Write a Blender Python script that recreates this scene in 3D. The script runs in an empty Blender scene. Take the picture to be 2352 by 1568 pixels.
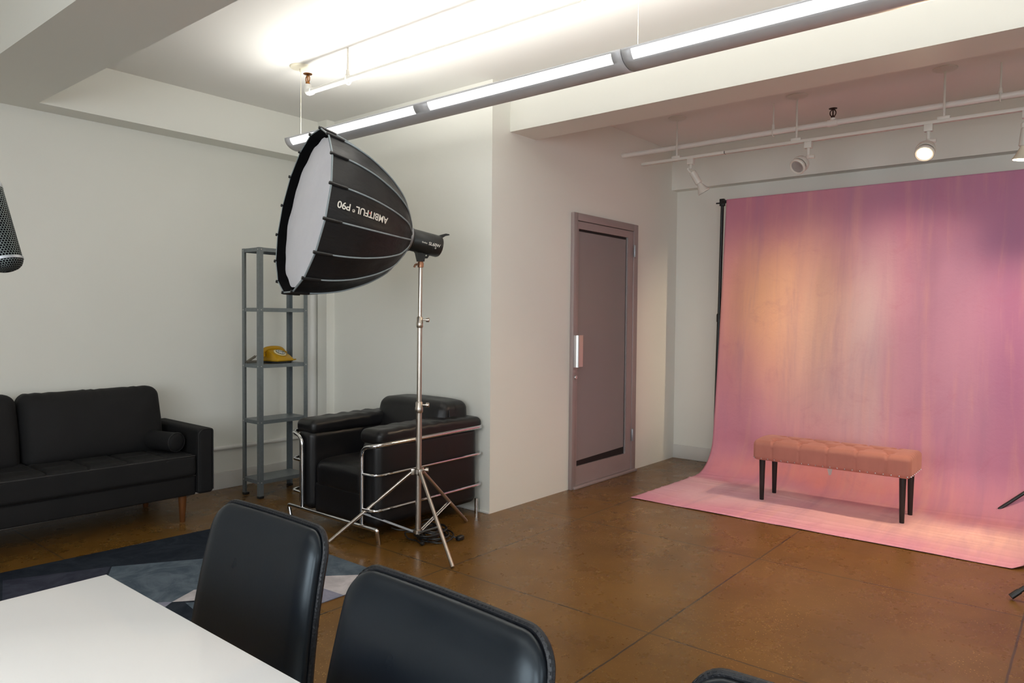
import bpy, bmesh, math, random
from mathutils import Vector, Matrix, noise
random.seed(7)
PI = math.pi
V3 = Vector
scene = bpy.context.scene
COL = scene.collection

# ------------------------------------------------------------------ camera
camd = bpy.data.cameras.new('camera'); cam = bpy.data.objects.new('camera', camd); COL.objects.link(cam)
r_ = V3((0.63489824, -0.77254672, 0.0087054)); u_ = V3((0.01867225, 0.02660782, 0.99947155)); f_ = V3((0.7723701, 0.63440018, -0.03131845))
cam.matrix_world = Matrix(((r_.x, u_.x, -f_.x, 0), (r_.y, u_.y, -f_.y, 0), (r_.z, u_.z, -f_.z, 1.27), (0, 0, 0, 1)))
camd.sensor_width = 36; camd.lens = 25.3427; camd.clip_start = 0.05
scene.camera = cam

# ------------------------------------------------------------------ world, light, exposure
world = bpy.data.worlds.new('sky'); scene.world = world; world.use_nodes = True
wn = world.node_tree.nodes; wl = world.node_tree.links
bgn = wn['Background']; sky = wn.new('ShaderNodeTexSky'); sky.sky_type = 'HOSEK_WILKIE'; sky.sun_direction = (0.3, 0.5, 0.8); sky.turbidity = 6
wl.new(sky.outputs[0], bgn.inputs[0]); bgn.inputs[1].default_value = 0.8
vs = scene.view_settings
vs.view_transform = 'Standard'; vs.look = 'None'; vs.gamma = 1; vs.use_curve_mapping = False; vs.exposure = 0.0
scene.cycles.max_bounces = 9; scene.cycles.diffuse_bounces = 6; scene.cycles.glossy_bounces = 4
scene.cycles.sample_clamp_indirect = 6.0
scene.cycles.caustics_reflective = False; scene.cycles.caustics_refractive = False

def area(name, loc, rot, sx, sy, power, col):
    l = bpy.data.lights.new(name, 'AREA'); l.shape = 'RECTANGLE'; l.size = sx; l.size_y = sy; l.energy = power; l.color = col
    o = bpy.data.objects.new(name, l); COL.objects.link(o); o.location = loc; o.rotation_euler = rot; return o
DAY = (0.88, 0.95, 1.0)
# daylight entering the two windows of the near wall and the two of the right wall (outside their panes)
for y in (-1.45, 0.95):
    area('daylight', (-2.42, y, 1.55), (0, -PI / 2, 0), 1.9, 1.9, 100, DAY)
for x, p in ((0.2, 44), (2.6, 10)):
    area('daylight', (x, -3.12, 1.6), (PI / 2, 0, 0), 1.9, 1.8, p, DAY)

# ------------------------------------------------------------------ colour + material helpers
def lin(v):
    v /= 255.0
    return v / 12.92 if v <= 0.04045 else ((v + 0.055) / 1.055) ** 2.4
def C(r, g, b): return (lin(r), lin(g), lin(b), 1.0)

class N:
    def __init__(s, name):
        s.m = bpy.data.materials.new(name); s.m.use_nodes = True
        s.t = s.m.node_tree; s.b = s.t.nodes['Principled BSDF']
    def n(s, typ, **kw):
        o = s.t.nodes.new(typ)
        for k, v in kw.items(): setattr(o, k, v)
        return o
    def l(s, a, b): s.t.links.new(a, b)
    def math(s, op, a, b=None, c=None, clamp=False):
        o = s.n('ShaderNodeMath', operation=op); o.use_clamp = clamp
        for i, x in enumerate((a, b, c)):
            if x is None: continue
            if hasattr(x, 'links'): s.l(x, o.inputs[i])
            else: o.inputs[i].default_value = x
        return o.outputs[0]
    def mix(s, fac, a, b, blend='MIX'):
        o = s.n('ShaderNodeMix', data_type='RGBA', blend_type=blend)
        for i, x in ((0, fac), (6, a), (7, b)):
            if hasattr(x, 'links'): s.l(x, o.inputs[i])
            else: o.inputs[i].default_value = x
        return o.outputs[2]
    def noise(s, scale, detail=3, rough=0.5, vec=None, mapscale=None, dist=0.0):
        o = s.n('ShaderNodeTexNoise'); o.inputs['Scale'].default_value = scale; o.inputs['Detail'].default_value = detail
        o.inputs['Roughness'].default_value = rough; o.inputs['Distortion'].default_value = dist
        if vec is None: vec = s.n('ShaderNodeTexCoord').outputs['Object']
        if mapscale:
            mp = s.n('ShaderNodeMapping'); mp.inputs['Scale'].default_value = mapscale; s.l(vec, mp.inputs[0]); vec = mp.outputs[0]
        s.l(vec, o.inputs['Vector']); return o.outputs['Fac']
    def ramp(s, fac, lo, hi, a=0.0, b=1.0):
        o = s.n('ShaderNodeMapRange', interpolation_type='SMOOTHSTEP'); s.l(fac, o.inputs[0])
        for i, v in enumerate((lo, hi, a, b)): o.inputs[i + 1].default_value = v
        return o.outputs[0]
    def bump(s, h, strength, dist=0.01):
        o = s.n('ShaderNodeBump'); o.inputs['Strength'].default_value = strength; o.inputs['Distance'].default_value = dist
        s.l(h, o.inputs['Height']); s.l(o.outputs[0], s.b.inputs['Normal'])
    def set(s, col=None, rough=None, metal=None, spec=None, coat=None, coatr=None, emit=None, es=None):
        i = s.b.inputs
        for k, v in (('Base Color', col), ('Roughness', rough), ('Metallic', metal), ('Specular IOR Level', spec), ('Coat Weight', coat), ('Coat Roughness', coatr), ('Emission Color', emit), ('Emission Strength', es)):
            if v is None: continue
            if hasattr(v, 'links'): s.l(v, i[k])
            else: i[k].default_value = v
        return s

def simple(name, col, rough=0.5, metal=0.0, nscale=30, var=0.12, bump=0.0, bscale=None, spec=0.5, **kw):
    m = N(name)
    f = m.noise(nscale, 3)
    dark = tuple(x * (1 - var) for x in col[:3]) + (1,)
    m.set(m.mix(f, dark, col), rough, metal, spec, **kw)
    if bump: m.bump(m.noise(bscale or nscale, 4), bump, 0.004)
    return m.m

M = {}
def paint(name, col, rough=0.6):
    m = N(name); f = m.noise(1.3, 4)
    m.set(m.mix(f, tuple(x * 0.97 for x in col[:3]) + (1,), col), rough, 0, 0.3)
    m.bump(m.noise(60, 3), 0.06, 0.003); return m.m
M['wall'] = paint('white wall paint', (0.81, 0.805, 0.745, 1), 0.55)
M['ceil'] = paint('white ceiling paint', (0.82, 0.81, 0.78, 1), 0.8)
M['pipe'] = simple('white gloss pipe paint', (0.80, 0.79, 0.75, 1), 0.35, nscale=8, var=0.06)
M['fixture'] = simple('off white fixture enamel', (0.72, 0.69, 0.63, 1), 0.4, nscale=8, var=0.05)
M['cream'] = simple('cream plastic', (0.75, 0.70, 0.56, 1), 0.45, nscale=8, var=0.05)
M['base'] = simple('grey white skirting', (0.66, 0.65, 0.62, 1), 0.5, nscale=10, var=0.06)
M['lum'] = simple('silver grey luminaire metal', (0.60, 0.60, 0.62, 1), 0.42, 0.10, nscale=40, var=0.06)
M['brass'] = simple('aged brass', (0.36, 0.15, 0.04, 1), 0.35, 0.9, nscale=60)
M['darkbrass'] = simple('dark bronze', (0.045, 0.02, 0.012, 1), 0.4, 0.6, nscale=60)
M['chrome'] = simple('polished chrome', (0.75, 0.75, 0.76, 1), 0.12, 1.0, nscale=10, var=0.05)
M['steel'] = simple('brushed nickel steel', (0.56, 0.50, 0.44, 1), 0.3, 1.0, nscale=50, var=0.1)
M['alu'] = simple('flat aluminium', (0.36, 0.38, 0.41, 1), 0.4, 0.7, nscale=50, var=0.1)
M['doormetal'] = simple('grey aluminium with reflected pink tint', (0.36, 0.295, 0.29, 1), 0.45, 0.25, nscale=20, var=0.05)  # door metal: pinkish reflections tinted into the grey base colour
M['handle'] = simple('satin silver aluminium', (0.70, 0.70, 0.70, 1), 0.3, 0.9, nscale=20, var=0.05)
M['film'] = simple('frosted film on glass', (0.255, 0.225, 0.225, 1), 0.3, 0.0, nscale=3, var=0.06, spec=0.5)
M['black'] = simple('black plastic', (0.010, 0.010, 0.011, 1), 0.4, nscale=30)
M['gap'] = simple('dark gap rubber', (0.008, 0.007, 0.007, 1), 0.6)
M['galv'] = simple('galvanised shelf steel', (0.235, 0.262, 0.275, 1), 0.42, 0.55, nscale=45, var=0.3)
M['screw'] = simple('zinc screw', (0.6, 0.6, 0.6, 1), 0.3, 0.9)
M['velvet'] = N('salmon velvet').set((0.0, 0, 0, 1), 0.85, 0, 0.2).m
def velvet():
    m = N('salmon pink velvet'); f = m.noise(14, 4, mapscale=(1, 1, 0.4))
    m.set(m.mix(f, (0.38, 0.150, 0.118, 1), (0.50, 0.205, 0.160, 1)), 0.8, 0, 0.25)
    m.b.inputs['Sheen Weight'].default_value = 0.5; m.b.inputs['Sheen Roughness'].default_value = 0.4
    m.b.inputs['Sheen Tint'].default_value = (1, 0.6, 0.5, 1)
    m.bump(m.noise(160, 2), 0.15, 0.002); return m.m
M['velvet'] = velvet()
def leather(name, col, rough, bs=120, b=0.12, coat=0.0):
    m = N(name); f = m.noise(5, 4)
    m.set(m.mix(f, tuple(x * 0.6 for x in col[:3]) + (1,), col), m.ramp(m.noise(7, 4), 0.25, 0.75, rough - 0.05, rough + 0.07), 0, 0.38, coat, 0.3)
    m.bump(m.noise(bs, 3), b, 0.002); return m.m
M['leather'] = leather('black armchair leather', (0.010, 0.0095, 0.0105, 1), 0.36, 90, 0.18)
M['chairleather'] = leather('blue black chair leather', (0.006, 0.0085, 0.013, 1), 0.32, 140, 0.05, 0.0)
M['chairleather'].node_tree.nodes['Principled BSDF'].inputs['Specular Tint'].default_value = (0.82, 0.94, 1.0, 1)
M['chairedge'] = leather('black leather edge', (0.008, 0.009, 0.012, 1), 0.45, 220, 0.6)
def sofafab():
    m = N('charcoal black sofa fabric'); w = m.n('ShaderNodeTexWave', wave_type='BANDS'); 
    f = m.noise(300, 2); g = m.noise(4, 3)
    m.set(m.mix(g, (0.007, 0.007, 0.0075, 1), (0.013, 0.0125, 0.013, 1)), 0.75, 0, 0.25)
    m.bump(f, 0.25, 0.002); return m.m
M['sofa'] = sofafab()
M['piping'] = simple('black piping cord', (0.010, 0.010, 0.011, 1), 0.5)
M['legwood'] = N('warm brown wood')
def wood():
    m = N('warm brown wood'); f = m.noise(9, 4, 0.6, mapscale=(6, 6, 0.7), dist=1.2)
    m.set(m.mix(f, (0.07, 0.024, 0.007, 1), (0.17, 0.062, 0.018, 1)), 0.35, 0, 0.5); return m.m
M['legwood'] = wood()
M['legblack'] = simple('black lacquered wood', (0.010, 0.009, 0.009, 1), 0.42, nscale=12)
M['table'] = simple('white laminate', (0.94, 0.95, 0.965, 1), 0.2, nscale=4, var=0.02)
M['tableedge'] = simple('grey table edge', (0.10, 0.10, 0.10, 1), 0.4)
M['yellow'] = simple('mustard yellow plastic', (0.47, 0.255, 0.004, 1), 0.3, nscale=8, var=0.08)
M['dialcream'] = simple('cream dial plate', (0.62, 0.53, 0.31, 1), 0.35, nscale=20, var=0.08)
M['dialgrey'] = simple('clear grey finger wheel', (0.15, 0.16, 0.14, 1), 0.3)
M['white'] = simple('white plastic', (0.8, 0.8, 0.78, 1), 0.4)
M['cordgrey'] = simple('grey brown coiled cord', (0.13, 0.115, 0.085, 1), 0.5)
M['softblack'] = N('x')
def softb():
    m = N('black softbox nylon'); f = m.noise(7, 4)
    m.set(m.mix(f, (0.008, 0.008, 0.009, 1), (0.017, 0.017, 0.018, 1)), m.ramp(m.noise(9, 3), 0.3, 0.7, 0.42, 0.55), 0, 0.3)
    m.bump(m.noise(26, 4, mapscale=(1, 1, 0.35), dist=1.0), 0.22, 0.01); return m.m
M['softblack'] = softb()
def diff():
    m = N('white diffusion cloth'); f = m.noise(10, 3, mapscale=(1, 1, 1))
    m.set(m.mix(f, (0.70, 0.70, 0.76, 1), (0.78, 0.78, 0.83, 1)), 0.8, 0, 0.2); m.bump(m.noise(9, 4, dist=1.0), 0.12, 0.02); return m.m
M['diffuser'] = diff()
M['lip'] = simple('matte black hook tape', (0.003, 0.003, 0.0035, 1), 0.95, spec=0.1)
M['pipinggrey'] = simple('grey reflective piping', (0.27, 0.32, 0.345, 1), 0.45)
M['ltext'] = simple('printed white lettering', (0.78, 0.75, 0.68, 1), 0.5, nscale=20, var=0.02)
M['rtext'] = simple('printed red lettering', (0.55, 0.03, 0.02, 1), 0.5)
M['lightbody'] = simple('matte black light housing', (0.016, 0.017, 0.016, 1), 0.4, nscale=40)
M['copper'] = simple('copper toned casting', (0.40, 0.20, 0.12, 1), 0.35, 0.8)
M['cable'] = simple('black rubber cable', (0.009, 0.009, 0.010, 1), 0.4)
M['clearglass'] = None
def glass():
    m = N('window glass'); t = m.n('ShaderNodeBsdfTransparent'); g = m.n('ShaderNodeBsdfGlossy'); g.inputs['Roughness'].default_value = 0.02
    mx = m.n('ShaderNodeMixShader'); mx.inputs[0].default_value = 0.06; m.l(t.outputs[0], mx.inputs[1]); m.l(g.outputs[0], mx.inputs[2])
    m.l(mx.outputs[0], m.t.nodes['Material Output'].inputs[0]); return m.m
M['clearglass'] = glass()
def lens():
    m = N('bulb lens glass'); f = m.noise(25, 3)
    m.set(m.mix(f, (0.30, 0.28, 0.27, 1), (0.62, 0.60, 0.58, 1)), 0.15, 0.3, 0.6); return m.m
M['lens'] = lens()
def emit(name, col, st):
    m = N(name); m.set((0.8, 0.8, 0.8, 1), 0.5, emit=col, es=st); return m.m
M['lampface'] = emit('glowing lamp face', (1, 0.80, 0.50, 1), 22)
def diffglow():
    m = N('glowing perforated diffuser'); tc = m.n('ShaderNodeTexCoord').outputs['Object']
    v = m.n('ShaderNodeTexVoronoi'); v.inputs['Scale'].default_value = 170; v.inputs['Randomness'].default_value = 0.0; m.l(tc, v.inputs['Vector'])
    s = m.ramp(v.outputs['Distance'], 0.25, 0.5, 1.0, 0.72)
    m.set((0.7, 0.7, 0.7, 1), 0.5, emit=(1.0, 0.965, 0.925, 1), es=m.math('MULTIPLY', s, 1.5)); return m.m
M['tubeglow'] = diffglow()

def floor_mat():
    m = N('stained brown concrete'); tc = m.n('ShaderNodeTexCoord').outputs['Object']
    big = m.noise(0.8, 5, 0.6, tc); mid = m.noise(3.2, 5, 0.6, tc, dist=0.6)
    a = m.mix(m.ramp(big, 0.25, 0.78), (0.108, 0.050, 0.010, 1), (0.168, 0.080, 0.015, 1))
    a = m.mix(m.ramp(mid, 0.30, 0.80, 0, 0.6), a, (0.185, 0.094, 0.022, 1))
    # golden fine flecks, clustered
    v = m.n('ShaderNodeTexVoronoi'); v.inputs['Scale'].default_value = 120; m.l(tc, v.inputs['Vector'])
    fl = m.ramp(v.outputs['Distance'], 0.16, 0.34, 1, 0)
    sc_ = m.n('ShaderNodeSeparateColor'); m.l(v.outputs['Color'], sc_.inputs[0])
    fl = m.math('MULTIPLY', fl, m.ramp(sc_.outputs[0], 0.62, 0.86))
    cl = m.ramp(m.noise(2.3, 5, 0.65, tc, dist=0.8), 0.44, 0.68)
    a = m.mix(m.math('MULTIPLY', fl, m.math('ADD', m.math('MULTIPLY', cl, 0.80), 0.16)), a, (0.60, 0.40, 0.15, 1))
    # dark stains
    st = m.ramp(m.noise(7, 2, 0.5, tc), 0.735, 0.77); a = m.mix(m.math('MULTIPLY', st, 0.45), a, (0.03, 0.017, 0.008, 1))
    sx = m.n('ShaderNodeSeparateXYZ'); m.l(tc, sx.inputs[0])
    wob = m.math('MULTIPLY', m.math('SUBTRACT', m.noise(9, 3, 0.5, tc), 0.5), 0.006)
    def joint(sock, off, per):
        x = m.math('ADD', m.math('SUBTRACT', sock, off), wob)
        k = m.math('ABSOLUTE', m.math('SUBTRACT', m.math('FLOORED_MODULO', m.math('ADD', x, per / 2), per), per / 2))
        return m.ramp(k, 0.0025, 0.0055, 1, 0)
    j = m.math('MAXIMUM', joint(sx.outputs[0], 2.594, 1.197), joint(sx.outputs[1], 0.236, 1.16))
    j = m.math('MULTIPLY', j, m.ramp(m.noise(2.1, 3, 0.6, tc), 0.2, 0.5, 0.45, 1))
    a = m.mix(m.math('MULTIPLY', j, 0.85), a, (0.030, 0.026, 0.022, 1))
    rg = m.ramp(m.noise(4.5, 5, 0.65, tc), 0.3, 0.75, 0.24, 0.36)
    m.set(a, rg, 0, 0.28, 0.10, 0.2)
    m.bump(m.math('SUBTRACT', m.math('MULTIPLY', m.noise(40, 4, 0.5, tc), 0.15), j), 0.08, 0.006); return m.m
M['floor'] = floor_mat()

def backdrop_mat():
    m = N('hand painted pink muslin'); uv = m.n('ShaderNodeUVMap').outputs[0]
    sx = m.n('ShaderNodeSeparateXYZ'); m.l(uv, sx.inputs[0])
    n1 = m.noise(1.6, 4, 0.6, uv, (1.3, 0.6, 1)); n2 = m.noise(1.6, 4, 0.6, uv, (1.1, 0.5, 1.0), dist=0.3)
    n3 = m.noise(5.0, 5, 0.65, uv, (1.0, 0.10, 1))
    U = m.math('ADD', sx.outputs[0], m.math('MULTIPLY', m.math('SUBTRACT', n3, 0.5), 0.26))
    W = m.math('ADD', sx.outputs[1], m.math('MULTIPLY', m.math('SUBTRACT', n1, 0.5), 0.55))
    col = C(214, 146, 170)
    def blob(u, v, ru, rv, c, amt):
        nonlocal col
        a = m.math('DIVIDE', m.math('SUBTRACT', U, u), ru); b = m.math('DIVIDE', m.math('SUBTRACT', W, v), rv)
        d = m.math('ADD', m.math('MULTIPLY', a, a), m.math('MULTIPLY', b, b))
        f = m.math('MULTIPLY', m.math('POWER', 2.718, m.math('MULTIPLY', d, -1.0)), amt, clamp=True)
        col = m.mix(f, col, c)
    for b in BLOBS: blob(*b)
    # long vertical washes
    s1 = m.ramp(m.noise(5.5, 5, 0.6, uv, (1.0, 0.10, 1), dist=0.4), 0.45, 0.75, 0, 0.42)
    col = m.mix(s1, col, C(176, 132, 160))
    s2 = m.ramp(m.noise(8.0, 4, 0.6, uv, (1.0, 0.09, 1), dist=0.3), 0.5, 0.75, 0, 0.36)
    col = m.mix(s2, col, C(232, 176, 165))
    s3 = m.ramp(m.noise(3.4, 6, 0.72, uv, (1, 1, 1), dist=1.4), 0.5, 0.85, 0, 0.35)
    col = m.mix(s3, col, C(186, 112, 134))
    m.set(col, 0.85, 0, 0.15)
    m.bump(m.noise(20, 5, 0.65, uv, (1, 1, 1), dist=1.2), 0.10, 0.02); return m.m
# u in metres from the left edge, v in metres along the cloth from the top roll, colour, strength
BLOBS = [(0.02, 1.0, 0.22, 0.9, C(205, 138, 150), 0.8), (0.55, 0.75, 0.55, 0.75, C(240, 172, 150), 0.9), (0.42, 0.85, 0.33, 0.45, C(252, 190, 150), 0.95),  # orange-peach centre: cloth's own paint, with the lamp's warm pool coloured in
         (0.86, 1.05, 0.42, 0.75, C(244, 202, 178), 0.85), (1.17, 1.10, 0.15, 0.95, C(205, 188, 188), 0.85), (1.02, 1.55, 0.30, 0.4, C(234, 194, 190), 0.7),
         (1.75, 0.7, 0.55, 1.0, C(188, 142, 170), 0.9), (1.3, 0.15, 0.8, 0.35, C(186, 126, 158), 0.75), (0.3, 0.02, 0.6, 0.25, C(194, 126, 150), 0.75),  # mauve top blobs darken the cloth there, painting in the light's falloff
         (1.75, 1.5, 0.35, 0.5, C(202, 154, 178), 0.6), (2.05, 1.0, 0.2, 1.1, C(172, 114, 156), 0.7),
         (0.9, 2.20, 0.9, 0.13, C(240, 158, 148), 0.75), (0.75, 2.62, 0.9, 0.16, C(248, 226, 220), 0.75), (0.35, 2.95, 0.8, 0.3, C(244, 206, 216), 0.85), (1.9, 2.9, 0.8, 0.35, C(252, 204, 190), 0.9), (1.9, 2.45, 0.6, 0.14, C(218, 146, 152), 0.6)]
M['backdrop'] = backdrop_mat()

def rug_m(name, a, b):
    m = N(name); f = m.noise(6, 6, 0.7, dist=1.0)
    m.set(m.mix(m.ramp(f, 0.3, 0.75), a, b), 0.9, 0, 0.15); m.bump(m.noise(220, 2), 0.4, 0.003); return m.m
RUG = [rug_m('navy rug pile', (0.008, 0.012, 0.020, 1), (0.024, 0.032, 0.045, 1)), rug_m('slate blue rug pile', (0.052, 0.074, 0.100, 1), (0.125, 0.160, 0.195, 1)),
       rug_m('dusky violet rug pile', (0.022, 0.025, 0.042, 1), (0.05, 0.055, 0.08, 1)), rug_m('pale grey rug pile', (0.38, 0.36, 0.38, 1), (0.55, 0.53, 0.55, 1)),
       rug_m('lavender grey rug pile', (0.17, 0.175, 0.24, 1), (0.26, 0.265, 0.34, 1))]
def mesh_grille():
    m = N('hexagonal metal mesh'); uv = m.n('ShaderNodeUVMap').outputs[0]
    sx = m.n('ShaderNodeSeparateXYZ'); m.l(uv, sx.inputs[0])
    p = 0.0052; q = p * 1.7320508
    def cell(ox, oy):
        x = m.math('SUBTRACT', m.math('FLOORED_MODULO', m.math('ADD', sx.outputs[0], ox + p * 50), p), p / 2)
        y = m.math('SUBTRACT', m.math('FLOORED_MODULO', m.math('ADD', sx.outputs[1], oy + q * 50), q), q / 2)
        return m.math('SQRT', m.math('ADD', m.math('MULTIPLY', x, x), m.math('MULTIPLY', y, y)))
    d = m.math('MINIMUM', cell(0, 0), cell(p / 2, q / 2))
    h = m.ramp(d, 0.0020, 0.0024, 1, 0)
    m.set(m.mix(h, (0.16, 0.185, 0.185, 1), (0.003, 0.003, 0.004, 1)), m.ramp(h, 0, 1, 0.35, 0.9), m.ramp(h, 0, 1, 0.5, 0), m.ramp(h, 0, 1, 0.4, 0.05)); return m.m
M['grille'] = mesh_grille()

# ------------------------------------------------------------------ object helpers
def obj(name, bm, mat, parent=None, sharp=35, mats=None):
    bmesh.ops.recalc_face_normals(bm, faces=bm.faces)
    for f in bm.faces: f.smooth = True
    lim = math.radians(sharp)
    for e in bm.edges:
        if len(e.link_faces) == 2 and e.calc_face_angle(0) > lim: e.smooth = False
    me = bpy.data.meshes.new(name); bm.to_mesh(me); bm.free()
    for x in (mats or [mat]): me.materials.append(x)
    o = bpy.data.objects.new(name, me); COL.objects.link(o)
    if parent: o.parent = parent
    return o
def tag(o, label, cat, group=None):
    o['label'] = label; o['category'] = cat
    if group: o['group'] = group
    return o
def thing(name, label, cat, loc=(0, 0, 0), rotz=0, group=None, rot=None):
    o = bpy.data.objects.new(name, None); COL.objects.link(o); o.location = loc; o.rotation_euler = rot or (0, 0, rotz)
    o.empty_display_size = 0.1
    return tag(o, label, cat, group)
def struct(name, bm, mat, parent=None, **k):
    o = obj(name, bm, mat, parent, **k)
    if not parent: o['kind'] = 'structure'
    return o
def dup(root, loc, rotz=None, label=None, group=None):
    r = root.copy(); COL.objects.link(r); r.location = loc
    if rotz is not None: r.rotation_euler = (0, 0, rotz)
    if label: r['label'] = label
    if group: r['group'] = group
    for ch in list(root.children):
        c = ch.copy(); COL.objects.link(c); c.parent = r
        for g in list(ch.children):
            d = g.copy(); COL.objects.link(d); d.parent = c
    return r
B = bmesh.new
def box(bm, a, b, bev=0.0, seg=2):
    r = bmesh.ops.create_cube(bm, size=1.0); vs_ = r['verts']
    for v in vs_:
        v.co = V3((a[i] + b[i]) / 2 + v.co[i] * (b[i] - a[i]) for i in range(3))
    if bev:
        es = list({e for v in vs_ for e in v.link_edges})
        bmesh.ops.bevel(bm, geom=es, offset=bev, segments=seg, profile=0.5, affect='EDGES')
    return bm
def mbox(a, b, bev=0.0, seg=2): return box(B(), a, b, bev, seg)
def fillet(pts, r, seg=6):
    pts = [V3(p) for p in pts]; out = [pts[0]]
    for i in range(1, len(pts) - 1):
        p = pts[i]; a = (pts[i - 1] - p); b = (pts[i + 1] - p)
        k = min(r, a.length * 0.49, b.length * 0.49); a.normalize(); b.normalize()
        ang = a.angle(b)
        if ang > PI - 0.02: out.append(p); continue
        t = min(k / math.tan(ang / 2), k * 1.2) if False else k
        p0 = p + a * t; p1 = p + b * t
        for j in range(seg + 1):
            s = j / seg; out.append((1 - s) ** 2 * p0 + 2 * s * (1 - s) * p + s * s * p1)
    out.append(pts[-1]); return out
def catmull(pts, n=6, closed=False):
    pts = [V3(p) for p in pts]; out = []; L = len(pts)
    rng = range(L) if closed else range(L - 1)
    for i in rng:
        if closed: p0, p1, p2, p3 = pts[i - 1], pts[i], pts[(i + 1) % L], pts[(i + 2) % L]
        else: p0, p1, p2, p3 = pts[max(i - 1, 0)], pts[i], pts[i + 1], pts[min(i + 2, L - 1)]
        for j in range(n):
            t = j / n
            out.append(0.5 * ((2 * p1) + (p2 - p0) * t + (2 * p0 - 5 * p1 + 4 * p2 - p3) * t * t + (3 * p1 - p0 - 3 * p2 + p3) * t ** 3))
    if not closed: out.append(pts[-1])
    return out
def tube(bm, pts, r, seg=10, closed=False):
    pts = [V3(p) for p in pts]; n = len(pts); rad = r if isinstance(r, (list, tuple)) else [r] * n
    tan = []
    for i in range(n):
        if closed: t = pts[(i + 1) % n] - pts[i - 1]
        else: t = pts[min(i + 1, n - 1)] - pts[max(i - 1, 0)]
        tan.append(t.normalized())
    up = V3((0, 0, 1)) if abs(tan[0].z) < 0.9 else V3((1, 0, 0))
    x = tan[0].cross(up).normalized(); rings = []
    for i in range(n):
        x = (x - tan[i] * x.dot(tan[i])).normalized(); y = tan[i].cross(x)
        rings.append([bm.verts.new(pts[i] + (x * math.cos(2 * PI * k / seg) + y * math.sin(2 * PI * k / seg)) * rad[i]) for k in range(seg)])
    for i in range(n if closed else n - 1):
        a, b = rings[i], rings[(i + 1) % n]
        for k in range(seg): bm.faces.new((a[k], a[(k + 1) % seg], b[(k + 1) % seg], b[k]))
    if not closed:
        bm.faces.new(rings[0][::-1]); bm.faces.new(rings[-1])
    return bm
def mtube(pts, r, seg=10, closed=False): return tube(B(), pts, r, seg, closed)
def lathe(bm, prof, seg=24, mat=None):
    rings = []; mat = mat or Matrix()
    for (r, z) in prof:
        if r < 1e-6: rings.append([bm.verts.new(mat @ V3((0, 0, z)))])
        else: rings.append([bm.verts.new(mat @ V3((r * math.cos(2 * PI * k / seg), r * math.sin(2 * PI * k / seg), z))) for k in range(seg)])
    for a, b in zip(rings, rings[1:]):
        if len(a) == 1 and len(b) == 1: continue
        for k in range(seg):
            k2 = (k + 1) % seg
            if len(a) == 1: bm.faces.new((a[0], b[k2], b[k]))
            elif len(b) == 1: bm.faces.new((a[k], a[k2], b[0]))
            else: bm.faces.new((a[k], a[k2], b[k2], b[k]))
    for e, rev in ((rings[0], 1), (rings[-1], 0)):
        if len(e) > 1: bm.faces.new(e[::-1] if rev else e)
    return bm
def mlathe(prof, seg=24, mat=None): return lathe(B(), prof, seg, mat)
def axis(p, d):  # matrix with local +Z along d at p
    return Matrix.Translation(V3(p)) @ V3(d).to_track_quat('Z', 'Y').to_matrix().to_4x4()
def coords(L, r, n, k=4):
    h = L / 2; cs = [h - r + r * math.tan(PI / 4 * j / k) for j in range(1, k + 1)]
    mid = [-(h - r) + 2 * (h - r) * i / n for i in range(n + 1)]
    return [-c for c in cs[::-1]] + mid + cs
def rbox(size, r, n=(6, 6, 6), fn=None, k=4, thin=None):
    """dense rounded box centred at 0; thin=(axis, thickness) squashes one axis afterwards; fn deforms each vertex"""
    bm = B(); S = list(size)
    ax = [coords(S[i], r, n[i], k) for i in range(3)]
    cache = {}
    def vert(p):
        key = tuple(round(c, 6) for c in p)
        if key in cache: return cache[key]
        q = V3(p); c = V3(max(-(S[i] / 2 - r), min(S[i] / 2 - r, q[i])) for i in range(3)); d = q - c
        if d.length > 1e-9: q = c + d.normalized() * r
        if thin: q[thin[0]] *= thin[1] / S[thin[0]]
        if fn: q = V3(fn(q))
        v = bm.verts.new(q); cache[key] = v; return v
    for i in range(3):
        j, l = (i + 1) % 3, (i + 2) % 3
        for sgn in (-1, 1):
            for a0, a1 in zip(ax[j], ax[j][1:]):
                for b0, b1 in zip(ax[l], ax[l][1:]):
                    qs = []
                    for a, b in ((a0, b0), (a1, b0), (a1, b1), (a0, b1)):
                        p = [0, 0, 0]; p[i] = sgn * S[i] / 2; p[j] = a; p[l] = b; qs.append(vert(p))
                    if len(set(qs)) == 4:
                        bm.faces.new(qs if sgn > 0 else qs[::-1])
    return bm
def move(bm, d):
    for v in bm.verts: v.co += V3(d)
    return bm
def xform(bm, m):
    for v in bm.verts: v.co = m @ v.co
    return bm
def text_bm(s, size, extrude=0.0004, align='CENTER'):
    cu = bpy.data.curves.new('lettering', 'FONT'); cu.body = s; cu.size = size; cu.extrude = extrude; cu.align_x = align; cu.align_y = 'CENTER'; cu.offset = size * 0.018
    o = bpy.data.objects.new('lettering', cu); COL.objects.link(o)
    dg = bpy.context.evaluated_depsgraph_get(); dg.update()
    me = bpy.data.meshes.new_from_object(o.evaluated_get(dg)); bm = B(); bm.from_mesh(me)
    bpy.data.objects.remove(o); bpy.data.curves.remove(cu); bpy.data.meshes.remove(me); return bm
def nz(p, s=1.0, o=0.0): return noise.noise(V3(p) * s + V3((o, o * 1.7, o * 0.3)))

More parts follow.
